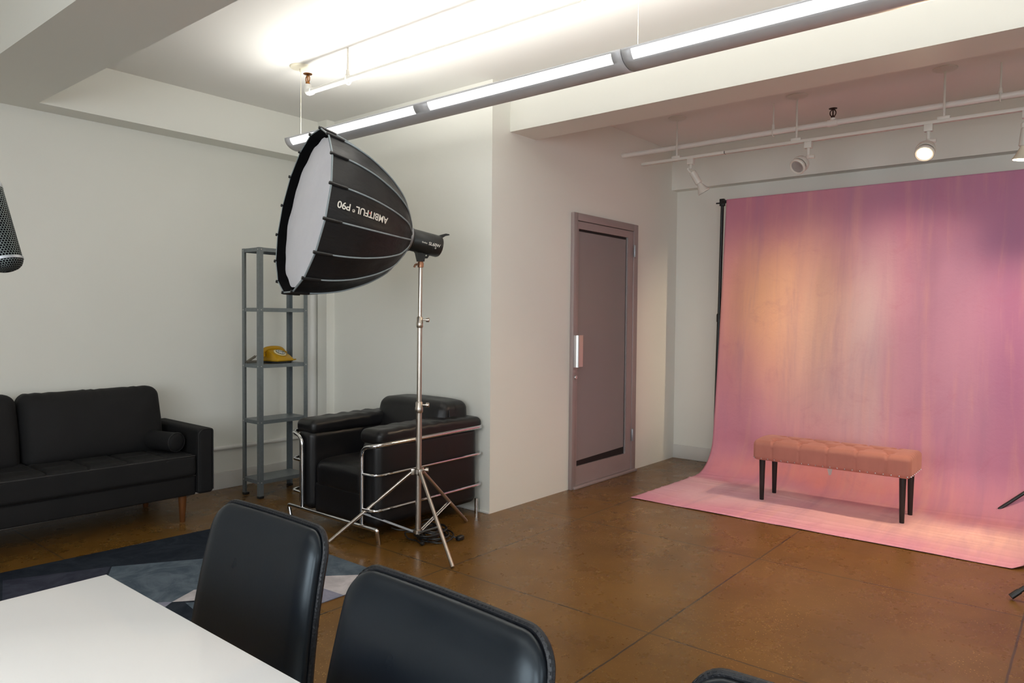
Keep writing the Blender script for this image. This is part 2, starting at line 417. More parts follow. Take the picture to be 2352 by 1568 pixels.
# ------------------------------------------------------------------ room shell
X0, X1, Y0, Y1, XA, YD, XB, H = -2.3, 6.10, -3.0, 5.0, 3.51, 3.061, 6.10, 2.80
struct('floor', mbox((X0 - .1, Y0 - .1, -0.1), (X1 + .1, Y1 + .1, 0)), M['floor'])
struct('ceiling', mbox((X0 - .1, Y0 - .1, H), (X1 + .1, Y1 + .1, H + .1)), M['ceil'])
struct('wall_left', mbox((X0 - .1, Y1, 0), (XA + .1, Y1 + .1, H)), M['wall'])
struct('wall_alcove', mbox((XA, YD + 0.12, 0), (XA + 0.1, Y1, H)), M['wall'])
struct('wall_door', mbox((XA, YD, 0), (XB + .1, YD + 0.12, H)), M['wall'])
struct('wall_back', mbox((XB, Y0 - .1, 0), (XB + .1, YD, H)), M['wall'])
def wall_with_holes(axis_, at, th, lo, hi, holes):
    bm = B(); zs = (0, holes[0][2], holes[0][3], H)
    def seg(a, b, z0, z1):
        if b - a < 1e-4: return
        if axis_ == 'x': box(bm, (at, a, z0), (at + th, b, z1))
        else: box(bm, (a, at, z0), (b, at + th, z1))
    seg(lo, hi, 0, zs[1]); seg(lo, hi, zs[2], H); p = lo
    for h in holes: seg(p, h[0], zs[1], zs[2]); p = h[1]
    seg(p, hi, zs[1], zs[2]); return bm
struct('wall_near', wall_with_holes('x', X0 - .1, .1, Y0 - .1, Y1 + .1, [(-2.4, -0.5, 0.6, 2.5), (0.0, 1.9, 0.6, 2.5)]), M['wall'])
struct('wall_right', wall_with_holes('y', Y0 - .1, .1, X0, X1, [(-0.75, 1.15, 0.7, 2.5), (1.65, 3.55, 0.7, 2.5)]), M['wall'])
wi = 0
for (ax_, at, a, b, z0, z1) in (('x', X0 - .05, -2.4, -0.5, 0.6, 2.5), ('x', X0 - .05, 0.0, 1.9, 0.6, 2.5), ('y', Y0 - .05, -0.75, 1.15, 0.7, 2.5), ('y', Y0 - .05, 1.65, 3.55, 0.7, 2.5)):
    wi += 1; bm = B(); t = 0.05; mid = (a + b) / 2
    for (p, q, zz0, zz1) in ((a, a + t, z0, z1), (b - t, b, z0, z1), (a + t, b - t, z0, z0 + t), (a + t, b - t, z1 - t, z1), (mid - t / 2, mid + t / 2, z0 + t, z1 - t)):
        if ax_ == 'x': box(bm, (at - .03, p, zz0), (at + .03, q, zz1))
        else: box(bm, (p, at - .03, zz0), (q, at + .03, zz1))
    w = struct('window_%d' % wi, bm, M['lum'])
    bm = B()
    if ax_ == 'x': box(bm, (at - .004, a + t, z0 + t), (at + .004, b - t, z1 - t))
    else: box(bm, (a + t, at - .004, z0 + t), (b - t, at + .004, z1 - t))
    obj('window_pane', bm, M['clearglass'], w)
# beams and soffits
struct('trim_1', mbox((1.515, 4.815, 2.5), (XA, Y1, H)), M['wall'])                    # soffit along the left wall
struct('trim_2', mbox((1.12, Y0, 2.5), (1.515, Y1, H)), M['wall'])                     # cross beam near the camera
struct('trim_3', mbox((3.69, Y0, 2.502), (3.965, YD, H)), M['wall'])                   # beam between the two bays
struct('trim_4', mbox((5.99, Y0, 2.445), (XB, YD, H)), M['wall'])                      # beam along the back wall
struct('trim_5', mbox((X0, 4.815, 2.5), (1.12, Y1, H)), M['wall'])
struct('trim_6', mbox((3.435, 4.70, 0), (XA, 4.815, H)), M['wall'])                    # chase in the alcove corner
struct('baseboard_left', mbox((X0, Y1 - 0.012, 0), (3.40, Y1, 0.125), 0.003), M['base'])
struct('trim_7', mtube([(X0, Y1 - 0.014, 0.302), (3.40, Y1 - 0.014, 0.302)], 0.015, 12), M['pipe'])   # conduit on the left wall
struct('baseboard_back', mbox((XB - 0.012, Y0, 0), (XB, YD, 0.125), 0.003), M['base'])
struct('baseboard_alcove', mbox((XA - 0.008, YD, 0), (XA, 4.70, 0.012), 0.002), M['base'])

# corner pipe
t = thing('vertical_pipe', 'white painted floor to ceiling pipe in the corner behind the grey shelf unit', 'pipe', (3.45, 4.905, 0))
obj('pipe_shaft', mlathe([(0.047, 0), (0.047, 2.72)], 24), M['pipe'], t)
obj('pipe_collar', mlathe([(0.05, 2.70), (0.066, 2.715), (0.066, 2.76), (0.058, 2.77), (0.058, 2.80)], 24), M['pipe'], t)

# ------------------------------------------------------------------ door
dr = bpy.data.objects.new('door_1', None); COL.objects.link(dr); dr.location = (4.40, YD, 0); dr['kind'] = 'structure'
W, HD = 0.942, 2.06
bm = B()
box(bm, (0, -0.03, 0), (0.052, 0, HD), 0.002); box(bm, (W - 0.065, -0.03, 0), (W, 0, HD), 0.002); box(bm, (0.052, -0.03, HD - 0.055), (W - 0.065, 0, HD), 0.002)
obj('door_frame', bm, M['doormetal'], dr)
bm = B(); l0, l1, b0, b1 = 0.055, W - 0.068, 0.022, HD - 0.06
g0, g1, h0, h1 = 0.074, 0.792, 0.165, 1.945
box(bm, (l0, -0.022, b0), (g0, 0, b1)); box(bm, (g1, -0.022, b0), (l1, 0, b1)); box(bm, (g0, -0.022, b0), (g1, 0, h0)); box(bm, (g0, -0.022, h1), (g1, 0, b1))
box(bm, (0.0535, -0.020, b0 + .01), (l0 - 0.0005, 0, b1)); 
leaf = obj('door_leaf', bm, M['doormetal'], dr)
obj('glazing_seal', mbox((g0, -0.007, h0), (g1, -0.001, h1)), M['gap'], dr)
bm = B()   # frosted sheet, hung slightly short of the opening so dark slivers remain at top, right and bottom
vs4 = [(g0, h0 + 0.040), (g1 - 0.022, h0 + 0.058), (g1 - 0.022, h1 - 0.020), (g0, h1 - 0.018)]
fr = [bm.verts.new((x, -0.013, z)) for x, z in vs4]; bk = [bm.verts.new((x, -0.008, z)) for x, z in vs4]
bm.faces.new(fr); bm.faces.new(bk[::-1])
for i in range(4): bm.faces.new((fr[i], bk[i], bk[(i + 1) % 4], fr[(i + 1) % 4]))
obj('frosted_pane', bm, M['film'], dr)
obj('pane_edge_strip', mbox((g1 - 0.007, -0.012, h0), (g1 - 0.001, -0.006, h1)), M['handle'], dr)
bm = B(); box(bm, (0.012, -0.038, 0.915), (0.125, -0.030, 1.15), 0.003)
bmesh.ops.delete(bm, geom=[], context='VERTS')
for k in range(9):
    a0 = PI * k / 8
bm2 = B(); prof = [(0.012 + 0.018 * (1 - math.cos(PI * k / 10)) , -0.036 - 0.030 * math.sin(PI * k / 10)) for k in range(11)]
prof = prof + [(0.125, -0.036), (0.125, -0.030), (0.012, -0.030)]
lo = [bm2.verts.new((x, y, 0.915)) for x, y in prof]; hi = [bm2.verts.new((x, y, 1.152)) for x, y in prof]
bm2.faces.new(lo); bm2.faces.new(hi[::-1])
for i in range(len(prof)): bm2.faces.new((lo[i], hi[i], hi[(i + 1) % len(prof)], lo[(i + 1) % len(prof)]))
bm.free(); hd = obj('pull_handle', bm2, M['handle'], dr); hd['label'] = 'satin silver pull handle'
lk = obj('lock_cylinder', mlathe([(0.0, 0.012), (0.012, 0.012), (0.016, 0.008), (0.016, 0)], 18, axis((0.034, -0.030, 0.84), (0, -1, 0))), M['handle'], dr)
for z in (1.79, 0.26):
    h = obj('hinge', mlathe([(0.008, 0), (0.009, 0.002), (0.009, 0.098), (0.008, 0.10)], 12, Matrix.Translation((W - 0.066, -0.036, z))), M['alu'], dr)
    obj('hinge_leaf', mbox((W - 0.06, -0.033, z), (W - 0.035, -0.0295, z + 0.10)), M['alu'], h)
obj('threshold', mbox((0.02, -0.05, 0.0), (W, 0, 0.02), 0.004), M['doormetal'], dr)

# ------------------------------------------------------------------ pendant luminaire
PXc, PR, PD = 2.617, 0.084, 0.064
def pend_pt(a, k=1.0): return (PXc + PR * k * math.sin(a), 2.357 - PD * k * math.cos(a))   # a from -90 (near rim) to 90
t = thing('pendant_light', 'long silver grey hanging strip light with glowing diffusers', 'ceiling light', (PXc, 3.885, 2.357))
off = V3(t.location)
A = [math.radians(-90 + 180 * k / 24) for k in range(25)]
D0, D1 = 1, 6          # near-side diffuser arc indices; mirrored on the far side
segs = [(3.885, 1.532), (1.528, -0.8)]
win = [(3.835, 2.745), (2.645, 1.575), (1.485, 0.42), (0.32, -0.7)]
bm = B()
ys = sorted({y for s in segs for y in s} | {y for w_ in win for y in w_}, reverse=True)
def inwin(y0, y1): return any(w_[0] >= y0 - 1e-6 and w_[1] <= y1 + 1e-6 for w_ in win)
def gv(cache, bm, k, y, s=1.0):
    key = (k, round(y, 4), s)
    if key not in cache:
        x, z = pend_pt(A[k], s); cache[key] = bm.verts.new(V3((x, y, z)) - off)
    return cache[key]
cache = {}
for y0, y1 in zip(ys, ys[1:]):
    if abs(y0 - 1.532) < 1e-6: continue
    for k in range(24):
        if inwin(y0, y1) and (D0 <= k < D1 or 24 - D1 <= k < 24 - D0): continue
        bm.faces.new((gv(cache, bm, k, y0), gv(cache, bm, k + 1, y0), gv(cache, bm, k + 1, y1), gv(cache, bm, k, y1)))
sh = obj('housing', bm, M['lum'], t, sharp=60)
so = sh.modifiers.new('thickness', 'SOLIDIFY'); so.thickness = 0.003; so.offset = 0
for s in segs:
    for y in s:
        bm = B(); ins = 0.002 if y == s[0] else -0.002
        a = [bm.verts.new(V3((pend_pt(q, 0.99)[0], y, pend_pt(q, 0.99)[1])) - off) for q in A]
        b = [bm.verts.new(V3((pend_pt(q, 0.99)[0], y - ins, pend_pt(q, 0.99)[1])) - off) for q in A]
        bm.faces.new(a); bm.faces.new(b[::-1])
        for i in range(25): bm.faces.new((a[i], b[i], b[(i + 1) % 25], a[(i + 1) % 25]))
        obj('end_plate', bm, M['lum'], t)
for w_ in win:
    for rng in (range(D0, D1 + 1), range(24 - D1, 24 - D0 + 1)):
        bm = B(); rows = [[bm.verts.new(V3((pend_pt(A[k], 0.985)[0], y, pend_pt(A[k], 0.985)[1])) - off) for k in rng] for y in w_]
        for i in range(len(rows[0]) - 1): bm.faces.new((rows[0][i], rows[0][i + 1], rows[1][i + 1], rows[1][i]))
        o = obj('diffuser', bm, M['tubeglow'], t); o['label'] = 'glowing white perforated diffuser'
for y in (3.84, 1.50):
    bm = B(); tube(bm, [V3((PXc, y, 2.357)) - off, V3((PXc, y, 2.79)) - off], 0.0013, 6)
    cb = obj('suspension_cable', bm, M['cream'], t)
    cn = obj('ceiling_canopy', mlathe([(0.0, -0.032), (0.007, -0.032), (0.009, -0.014), (0.02, -0.013), (0.062, -0.009), (0.067, -0.003), (0.067, 0)], 32, Matrix.Translation(V3((PXc, y, H)) - off)), M['cream'], t)
for y in (3.80, 2.70, 1.55, 1.50): obj('cross_bar', mbox(V3((PXc - 0.082, y - .01, 2.350)) - off, V3((PXc + 0.082, y + .01, 2.354)) - off), M['lum'], t)
for (a, b) in ((3.80, 1.58), (1.48, -0.75)):
    area('tube_uplight', (PXc, (a + b) / 2, 2.345), (PI, 0, 0), 0.10, a - b, 24, (1, 0.98, 0.925)).data.spread = PI
# lamps of the bay behind the camera hang from the same kind of fitting, out of frame: only their light is kept with the fitting below
def rear_pendant():
    p = thing('pendant_light', 'second hanging strip light of the bay at the viewer, beyond the cross beam', 'ceiling light', (-0.55, 0.8, 2.357))
    bm = B(); c_ = {}
    for k in range(24):
        q = [V3((PR * math.sin(A[j]), y, -PD * math.cos(A[j]))) for j, y in ((k, 1.9), (k + 1, 1.9), (k + 1, -1.9), (k, -1.9))]
        bm.faces.new([bm.verts.new(v) for v in q])
    bmesh.ops.remove_doubles(bm, verts=bm.verts, dist=1e-5)
    h_ = obj('housing', bm, M['lum'], p, sharp=60); h_.modifiers.new('thickness', 'SOLIDIFY').thickness = 0.003
    for y in (1.8, -1.8): obj('suspension_cable', mtube([(0, y, -0.06), (0, y, 0.443)], 0.0015, 6), M['cream'], p)
    area('tube_uplight', (-0.55, 0.8, 2.345), (PI, 0, 0), 0.10, 3.7, 26, (1, 0.965, 0.91))
rear_pendant()

# ------------------------------------------------------------------ sprinkler pipes
def sprinkler(parent, p, mat, col):
    h = obj('sprinkler_head', None or sprk_bm(p), mat, parent); h['label'] = col + ' upright sprinkler head'
def sprk_bm(p):
    bm = B(); m = Matrix.Translation(p)
    lathe(bm, [(0.011, 0.0), (0.013, 0.004), (0.013, 0.014), (0.009, 0.018)], 14, m)
    for s in (-1, 1): tube(bm, catmull([V3(p) + V3((0, s * .010, .014)), V3(p) + V3((0, s * .018, .028)), V3(p) + V3((0, s * .017, .045)), V3(p) + V3((0, s * .004, .060))], 4), 0.0035, 8)
    tube(bm, [V3(p) + V3((0, 0, .015)), V3(p) + V3((0, 0, .058))], 0.0045, 8)
    lathe(bm, [(0.0, 0.058), (0.006, 0.058), (0.026, 0.063), (0.027, 0.066), (0.0, 0.068)], 20, m); return bm
def hanger(parent, y, zr):
    bm = B(); tube(bm, [(0, y, zr + 0.02), (0, y, H)], 0.0055, 8); 
    lathe(bm, [(0.006, 0.055), (0.010, 0.05), (0.010, 0.03), (0.013, 0.028), (0.013, 0.014), (0.009, 0.012)], 12, Matrix.Translation((0, y, zr)))
    o = obj('hanger_rod', bm, M['fixture'], parent)
    ring = [V3((math.cos(a) * 0.0215, y, zr - 0.003 + math.sin(a) * 0.024)) for a in [2 * PI * k / 20 for k in range(20)]]
    obj('pipe_clip', xform(mtube(ring, 0.0045, 8, True), Matrix()), M['fixture'], o)
t = thing('sprinkler_pipe', 'glossy white sprinkler pipe running above the hanging strip light', 'pipe', (2.60, 0, 0))
obj('pipe_run', mtube([(0, 3.735, 2.622), (0, -2.9, 2.622)], 0.0165, 16), M['pipe'], t)
bm = B(); tube(bm, fillet([(0, 3.70, 2.622), (0, 3.744, 2.622), (0, 3.744, 2.668)], 0.02, 6), 0.0215, 14)
obj('elbow_fitting', bm, M['pipe'], t); sprinkler(t, V3((0, 3.744, 2.666)), M['brass'], 'brass')
for y in (3.36, 1.75, -0.3): hanger(t, y, 2.622)
t = thing('sprinkler_pipe', 'white sprinkler pipe with dark sprinkler head behind the spotlight track', 'pipe', (5.12, 0, 0))
obj('pipe_run', mtube([(0, 3.06, 2.60), (0, -2.9, 2.60)], 0.0185, 16), M['pipe'], t)
bm = B(); tube(bm, [(0, 1.475, 2.60), (0, 1.41, 2.60)], 0.0235, 14); tube(bm, [(0, 1.442, 2.60), (0, 1.442, 2.632)], 0.017, 12)
obj('tee_fitting', bm, M['pipe'], t); sprinkler(t, V3((0, 1.442, 2.630)), M['darkbrass'], 'dark bronze')
for y in (1.84, 0.508, -1.2): hanger(t, y, 2.60)

# ------------------------------------------------------------------ track and spotlights
t = thing('spotlight_track', 'cream white lighting track hung on three rods in front of the backdrop', 'light track', (5.04, 0, 2.487))
bm = B(); box(bm, (-0.017, 2.16, -0.010), (0.017, 2.834, 0.010), 0.002); box(bm, (-0.017, -2.2, -0.010), (0.017, 2.155, 0.010), 0.002)
obj('track_rail', bm, M['fixture'], t)
obj('rail_joint', mbox((-0.0155, 2.153, -0.009), (0.0155, 2.162, 0.009)), M['gap'], t)
for y in (2.54, 1.652, 0.782, -0.2):
    bm = tube(B(), [(0, y, 0.02), (0, y, H - 2.487 - 0.01)], 0.0065, 10); rd = obj('drop_rod', bm, M['fixture'], t)
    obj('rail_clip', mbox((-0.02, y - 0.034, 0.006), (0.02, y + 0.034, 0.026), 0.004), M['fixture'], rd)
    obj('ceiling_canopy', mlathe([(0.007, -0.03), (0.012, -0.02), (0.055, -0.012), (0.066, -0.006), (0.067, 0.0)], 32, Matrix.Translation((0, y, H - 2.487))), M['fixture'], rd)

def adapter(parent, L):
    obj('track_adapter', mbox((-0.019, -0.024, -0.052), (0.019, 0.024, -0.010), 0.003), M['fixture'], parent)
    obj('stem', mtube([(0, 0, -0.05), (0, 0, -0.05 - L)], 0.011, 12), M['fixture'], parent)
def can_spot(label, y, d, lit):
    t = thing('spotlight', label, 'spotlight', (5.04, y, 2.487), group='track spotlights'); adapter(t, 0.035)
    d = V3(d).normalized(); p = V3((0, 0, -0.088)); bm = B()
    tube(bm, catmull([p + V3((0.0, 0.0, 0.012)), p - d * 0.006 + V3((0, 0.02, 0)), p + d * 0.03 + V3((0, .012, 0))], 4), 0.009, 8)
    obj('bracket', bm, M['fixture'], t)
    q = p + d * 0.02
    bd = obj('lamp_body', mlathe([(0.0, 0.0), (0.022, 0.0), (0.026, 0.004), (0.0265, 0.098), (0.022, 0.102), (0.0, 0.102)], 24, axis(q, d)), M['fixture'], t)
    bl = obj('bulb', mlathe([(0.0, 0.10), (0.017, 0.10), (0.020, 0.112), (0.031, 0.140), (0.046, 0.168), (0.0485, 0.172), (0.047, 0.177), (0.0, 0.1785)], 28, axis(q, d)), M['cream'] if lit else M['fixture'], t)
    o = obj('bulb_face', mlathe([(0.0, 0.1795), (0.044, 0.1785), (0.044, 0.1775)], 24, axis(q, d)), M['lampface'] if lit else M['lens'], bl)
    return q + d * 0.18
def gimbal_spot(label, y, d, lit):
    t = thing('spotlight', label, 'spotlight', (5.04, y, 2.487), group='track spotlights'); adapter(t, 0.055)
    d = V3(d).normalized(); p = V3((0, 0, -0.108))
    side = d.cross(V3((0, 0, 1))).normalized()
    bm = B(); tube(bm, [p + V3((0, 0.012, 0)), p + V3((0, -0.042, -0.004))], 0.013, 12); tube(bm, catmull([p + V3((0, 0, 0.004)), p + d * 0.025, p + d * 0.055], 4), [0.013] * 8 + [0.02], 12)
    obj('bracket', bm, M['fixture'], t)
    q = p + d * 0.045
    obj('lamp_hood', mlathe([(0.012, 0.0), (0.032, 0.006), (0.049, 0.022), (0.056, 0.046), (0.056, 0.060), (0.050, 0.060), (0.045, 0.03), (0.012, 0.008)], 32, axis(q, d)), M['fixture'], t)
    rg = obj('bulb_ring', mlathe([(0.030, 0.035), (0.047, 0.062), (0.0545, 0.072), (0.0555, 0.086), (0.050, 0.092), (0.0415, 0.088), (0.040, 0.080), (0.030, 0.06)], 32, axis(q, d)), M['fixture'], t)
    obj('bulb_face', mlathe([(0.0, 0.0835), (0.02, 0.0845), (0.0415, 0.0865), (0.0415, 0.080), (0.0, 0.078)], 32, axis(q, d)), M['lampface'] if lit else M['lens'], t)
    return q + d * 0.095
s1 = can_spot('unlit cylinder spotlight with bell bulb, nearest to the glass door', 2.423, (0.30, -0.42, -0.86), False)
s2 = gimbal_spot('unlit round spotlight with clear face between the cylinder spotlight and the lit one', 1.572, (-0.72, 0.30, -0.60), False)
s3 = gimbal_spot('lit round spotlight shining warm white above the pink backdrop', 0.862, (-0.68, 0.02, -0.70), True)
s4 = can_spot('lit bell bulb spotlight at the right edge, last on the track', 0.37, (0.02, 0.10, -1.0), True)
def spot(loc, d, power, ang, blend, col, r=0.04):
    l = bpy.data.lights.new('spot_beam', 'SPOT'); l.energy = power; l.spot_size = math.radians(ang); l.spot_blend = blend; l.color = col; l.shadow_soft_size = r
    o = bpy.data.objects.new('spot_beam', l); COL.objects.link(o); o.location = loc; o.rotation_euler = V3(d).to_track_quat('-Z', 'Y').to_euler(); return o
WARM = (1.0, 0.76, 0.50)
spot(V3((5.04, 0.862, 2.487)) + s3, (-0.68, 0.02, -0.70), 120, 120, 0.8, WARM)
spot(V3((5.04, 0.37, 2.487)) + s4, (0.02, 0.10, -1.0), 125, 125, 0.8, WARM)
# two more lamps of the same track stand outside the frame on the right
s5 = can_spot('lit bell bulb spotlight beyond the right edge, aimed across the backdrop', -0.55, (0.27, 0.88, -0.38), True)
spot(V3((5.04, -0.55, 2.487)) + s5, (0.285, 0.90, -0.36), 190, 34, 1.0, WARM, 0.06)

# ------------------------------------------------------------------ backdrop
def backdrop():
    bm = B(); uvl = bm.loops.layers.uv.new('UVMap'); NU, NV = 150, 320; L = []
    Ztop, W_ = 2.275, 2.22
    XT = 5.785
    def prof(s, yy):   # arc length s -> x, z ; sweep starts higher on the left
        R_ = 0.30; zc = R_; straight = Ztop - R_
        arc = R_ * PI / 2
        lean = 0.0
        if s < straight: return XT - 0.02 * (s / straight) ** 2, Ztop - s
        if s < straight + arc:
            a = (s - straight) / R_; return XT - 0.02 - R_ * (1 - math.cos(a)), R_ - R_ * math.sin(a)
        return XT - 0.02 - R_ - (s - straight - arc), 0.0
    total = (Ztop - 0.30) + 0.30 * PI / 2 + (XT - 0.02 - 0.30 - 4.49)
    rows = []
    for j in range(NV + 1):
        s = total * j / NV; row = []
        for i in range(NU + 1):
            u = i / NU
            x, z = prof(s, u)
            yl = 2.455 + 0.075 * min(1, s / 1.9) + 0.05 * max(0, (s - 1.9) / (total - 1.9)); yr = 0.31 - 0.02 * s / total
            y = yl + (yr - yl) * u
            hang = max(0, min(1, (Ztop - 0.25 - max(0, z)) * 1.0)) if s < 2.2 else 0
            fold = 0.014 * math.sin(u * 21 + 1.1 * math.sin(s * 1.3)) + 0.010 * nz((u * 5, s * 0.5, 0), 1.0, 3) + 0.006 * nz((u * 16, s * 0.9, 0), 1.0, 9)
            fl = max(0, min(1, (s - 2.1) / 0.4))
            x += fold * min(1, s * 1.5) * (1 - fl)
            # wrinkles on the floor part, running roughly along Y and fanning out
            w1 = max(0.0, math.sin(s * 46 + u * 5.0 + 3.0 * nz((u * 2.2, s * 1.2, 1), 1.0, 5))) ** 5
            w2 = max(0.0, math.sin(s * 30 - u * 9.0 + 2.5 * nz((u * 2, s * 2, 4), 1.0, 7))) ** 8
            z += fl * (0.001 + 0.008 * w1 * max(0, 0.35 + nz((u * 3, s * 3, 2), 1.0, 1)) + 0.007 * w2 * max(0, 0.2 + nz((u * 3.5, s * 2.5, 2), 1.0, 11)) + 0.005 * max(0, nz((u * 7, s * 5, 2), 1.0, 8)))
            if s > total - 0.02: z = min(z, 0.003)
            if u > 0.98: 
                k = (u - 0.98) / 0.02
                if s > total - 0.12: x += 0.05 * k * ((s - total + 0.12) / 0.12); z += 0.012 * k
            row.append(bm.verts.new((x, y, z + 0.0022)))
        rows.append(row)
    for j in range(NV):
        for i in range(NU):
            f = bm.faces.new((rows[j][i], rows[j][i + 1], rows[j + 1][i + 1], rows[j + 1][i]))
            for lp, (a, b) in zip(f.loops, ((i, j), (i + 1, j), (i + 1, j + 1), (i, j + 1))): lp[uvl].uv = (a / NU * W_, b / NV * total)
    t = thing('backdrop', 'hand painted pink and peach cloth backdrop sweeping down onto the floor', 'backdrop', (0, 0, 0))
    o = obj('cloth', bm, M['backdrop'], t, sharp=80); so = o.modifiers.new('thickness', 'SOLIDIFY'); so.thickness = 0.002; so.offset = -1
    obj('hem_sleeve', mtube([(XT + 0.020, 2.458, Ztop - 0.022), (XT + 0.020, 0.31, Ztop - 0.022)], 0.018, 14), M['backdrop'], t)
backdrop()
def stand_legs(t, hub, foot_list, mat, z0, zb):
    for f in foot_list:
        lg = obj('leg', mtube([hub + V3((0, 0, z0)), V3(f)], 0.0105, 10), mat, t)
        mid = (hub + V3((0, 0, z0))) * 0.36 + V3(f) * 0.64
        obj('brace', mtube([hub + V3((0, 0, zb)), mid], 0.006, 8), mat, lg)
        obj('rivet', mlathe([(0, 0.016), (0.004, 0.014), (0.004, 0.0)], 8, axis(mid, (-0.7, -0.5, 0.3))), M['screw'], lg)
        obj('rubber_foot', mtube([V3(f) * 0.94 + (hub + V3((0, 0, z0))) * 0.06, V3(f)], 0.0135, 10), M['black'], lg)
t = thing('backdrop_stand', 'black telescopic pole holding the left end of the pink backdrop', 'stand', (5.84, 2.515, 0))
hub = V3((0, 0, 0))
bm = B(); tube(bm, [(0, 0.03, 0.08), (0, 0.012, 1.30)], 0.017, 14); tube(bm, [(0, 0.012, 1.28), (0, 0, 2.25)], 0.0135, 14)
obj('pole', bm, M['black'], t)
obj('collar', mlathe([(0.022, 0), (0.022, 0.06), (0.017, 0.07)], 14, Matrix.Translation((0, 0.012, 1.26))), M['black'], t)
obj('top_bracket', mbox((-0.018, -0.02, 2.235), (0.018, 0.02, 2.295), 0.004), M['black'], t)
obj('wing_bolt', mtube([(0, 0.015, 2.262), (0, 0.055, 2.262)], 0.006, 8), M['black'], t)
stand_legs(t, V3((0, 0.02, 0)), [(0.16, -0.02, 0.012), (-0.13, -0.14, 0.012), (0.06, -0.30, 0.012)], M['black'], 0.32, 0.10)
t = thing('backdrop_stand', 'black stand holding the right end of the backdrop, one foot showing on the cloth', 'stand', (5.80, 0.10, 0))
obj('pole', mtube([(0.03, 0, 0.06), (0.03, 0, 2.26)], 0.016, 14), M['black'], t)
obj('top_bracket', mbox((0.012, -0.02, 2.235), (0.048, 0.02, 2.295), 0.004), M['black'], t)
stand_legs(t, V3((0.03, 0, 0)), [(-0.17, 0.435, 0.024), (0.22, -0.1, 0.012), (-0.1, -0.38, 0.012)], M['black'], 0.42, 0.20)
o = obj('crossbar', mtube([(5.80, 2.50, 2.262), (5.80, 0.12, 2.262)], 0.0135, 12), M['black'])
tag(o, 'black crossbar inside the top hem of the pink backdrop', 'pole')
t = thing('light_stand', 'black tripod stand with one leg showing on the bare floor, lower right corner', 'stand', (4.28, -0.22, 0))
obj('pole', mtube([(0, 0, 0.10), (0, 0, 1.9)], 0.015, 14), M['black'], t)
stand_legs(t, V3((0, 0, 0)), [(-0.28, 0.52, 0.012), (0.58, 0.0, 0.012), (-0.3, -0.50, 0.012)], M['black'], 0.50, 0.18)

# ------------------------------------------------------------------ tufted bench
t = thing('tufted_bench', 'salmon pink tufted velvet bench with nailhead trim and black legs', 'bench', (5.175, 1.40, 0.006))
BX, BY = 0.36, 1.00
btn = [(bx, by) for r, bx in enumerate((-0.085, 0.0, 0.085)) for by in [(-0.36 + 0.18 * k + (0.09 if r == 1 else 0)) for k in range(5 if r != 1 else 4)]]
creases = []
for (a, b) in btn:
    for (c, d) in btn:
        if (c > a and abs(abs(d - b) - 0.09) < 0.01 and abs(c - a - 0.085) < 0.01): creases.append((V3((a, b, 0)), V3((c, d, 0))))
    if abs(abs(a) - 0.085) < 0.01: creases.append((V3((a, b, 0)), V3((math.copysign(0.2, a), b, 0))))
for s in (-1, 1): creases.append((V3((0, s * 0.27, 0)), V3((0, s * 0.36, 0)))) if False else None
def segd(p, a, b):
    ab = b - a; k = max(0, min(1, (p - a).dot(ab) / ab.length_squared)); return (p - a - ab * k).length
def bench_fn(q):
    p = V3((q.x, q.y, 0)); z = q.z
    up = max(0, min(1, (z + 0.02) / 0.06))
    z2 = z + up * 0.014 * (1 - (abs(q.x) / 0.18) ** 2) 
    d = min((p - V3((bx, by, 0))).length for bx, by in btn); z2 -= up * 0.030 * math.exp(-(d / 0.024) ** 2)
    c = min(segd(p, a, b) for a, b in creases); z2 -= up * 0.010 * math.exp(-(c / 0.008) ** 2)
    x, y = q.x, q.y
    side = max(0, abs(x) - 0.15) / 0.03
    if abs(x) > 0.165 and z < 0.03:
        g = min(abs(y - by) for bx, by in btn if abs(bx) > 0.05); x -= math.copysign(0.006 * math.exp(-(g / 0.006) ** 2), x)
    if abs(y) > 0.485: x += 0; y -= math.copysign(0.0025 * (0.5 + 0.5 * math.sin(x * 150)), y)
    return (x, y, z2)
bm = rbox((BX, BY, 0.135), 0.030, (34, 170, 8), bench_fn, 4); move(bm, (0, 0, 0.355))
obj('seat_cushion', bm, M['velvet'], t, sharp=80)
sc = t.children[0]
for (bx, by) in btn:
    obj('button', mlathe([(0, 0.004), (0.007, 0.0025), (0.009, -0.001), (0.006, -0.004)], 12, Matrix.Translation((bx, by, 0.355 + 0.0675 - 0.020))), M['velvet'], sc)
nail = []
ny = 22
for k in range(ny): nail.append(((-BX / 2 + 0.0005, -BY / 2 + 0.02 + (BY - 0.04) * k / (ny - 1), 0.303), (-1, 0, 0)))
for s in (-1, 1):
    for k in range(7): nail.append(((-BX / 2 + 0.03 + (BX - 0.06) * k / 6, s * (BY / 2 - 0.003), 0.303), (0, s, 0)))
for p, d in nail:
    obj('nailhead', mlathe([(0, 0.0045), (0.0035, 0.0035), (0.0052, 0.0005), (0.0052, -0.003)], 10, axis(p, d)), M['chrome'], sc)
for sx_ in (-0.125, 0.125):
    for sy_ in (-0.445, 0.445):
        bm = B(); r0, r1 = 0.021, 0.0145
        lathe(bm, [(r1 - .001, 0.0), (r1, 0.003), (r0, 0.292)], 20, Matrix.Translation((sx_, sy_, 0)))
        obj('leg', bm, M['legblack'], t)
bm = B(); vv = [bm.verts.new(c) for c in ((0, 0, 0), (0, -0.035, 0.0), (0.003, -0.026, -0.045), (0.003, -0.012, -0.05))]; bm.faces.new(vv)
r = bmesh.ops.solidify(bm, geom=bm.faces[:], thickness=0.0015); move(bm, (-0.16, -0.0, 0.294))
o = obj('care_tag', bm, M['white'], t); o['label'] = 'white care tag hanging under the bench'

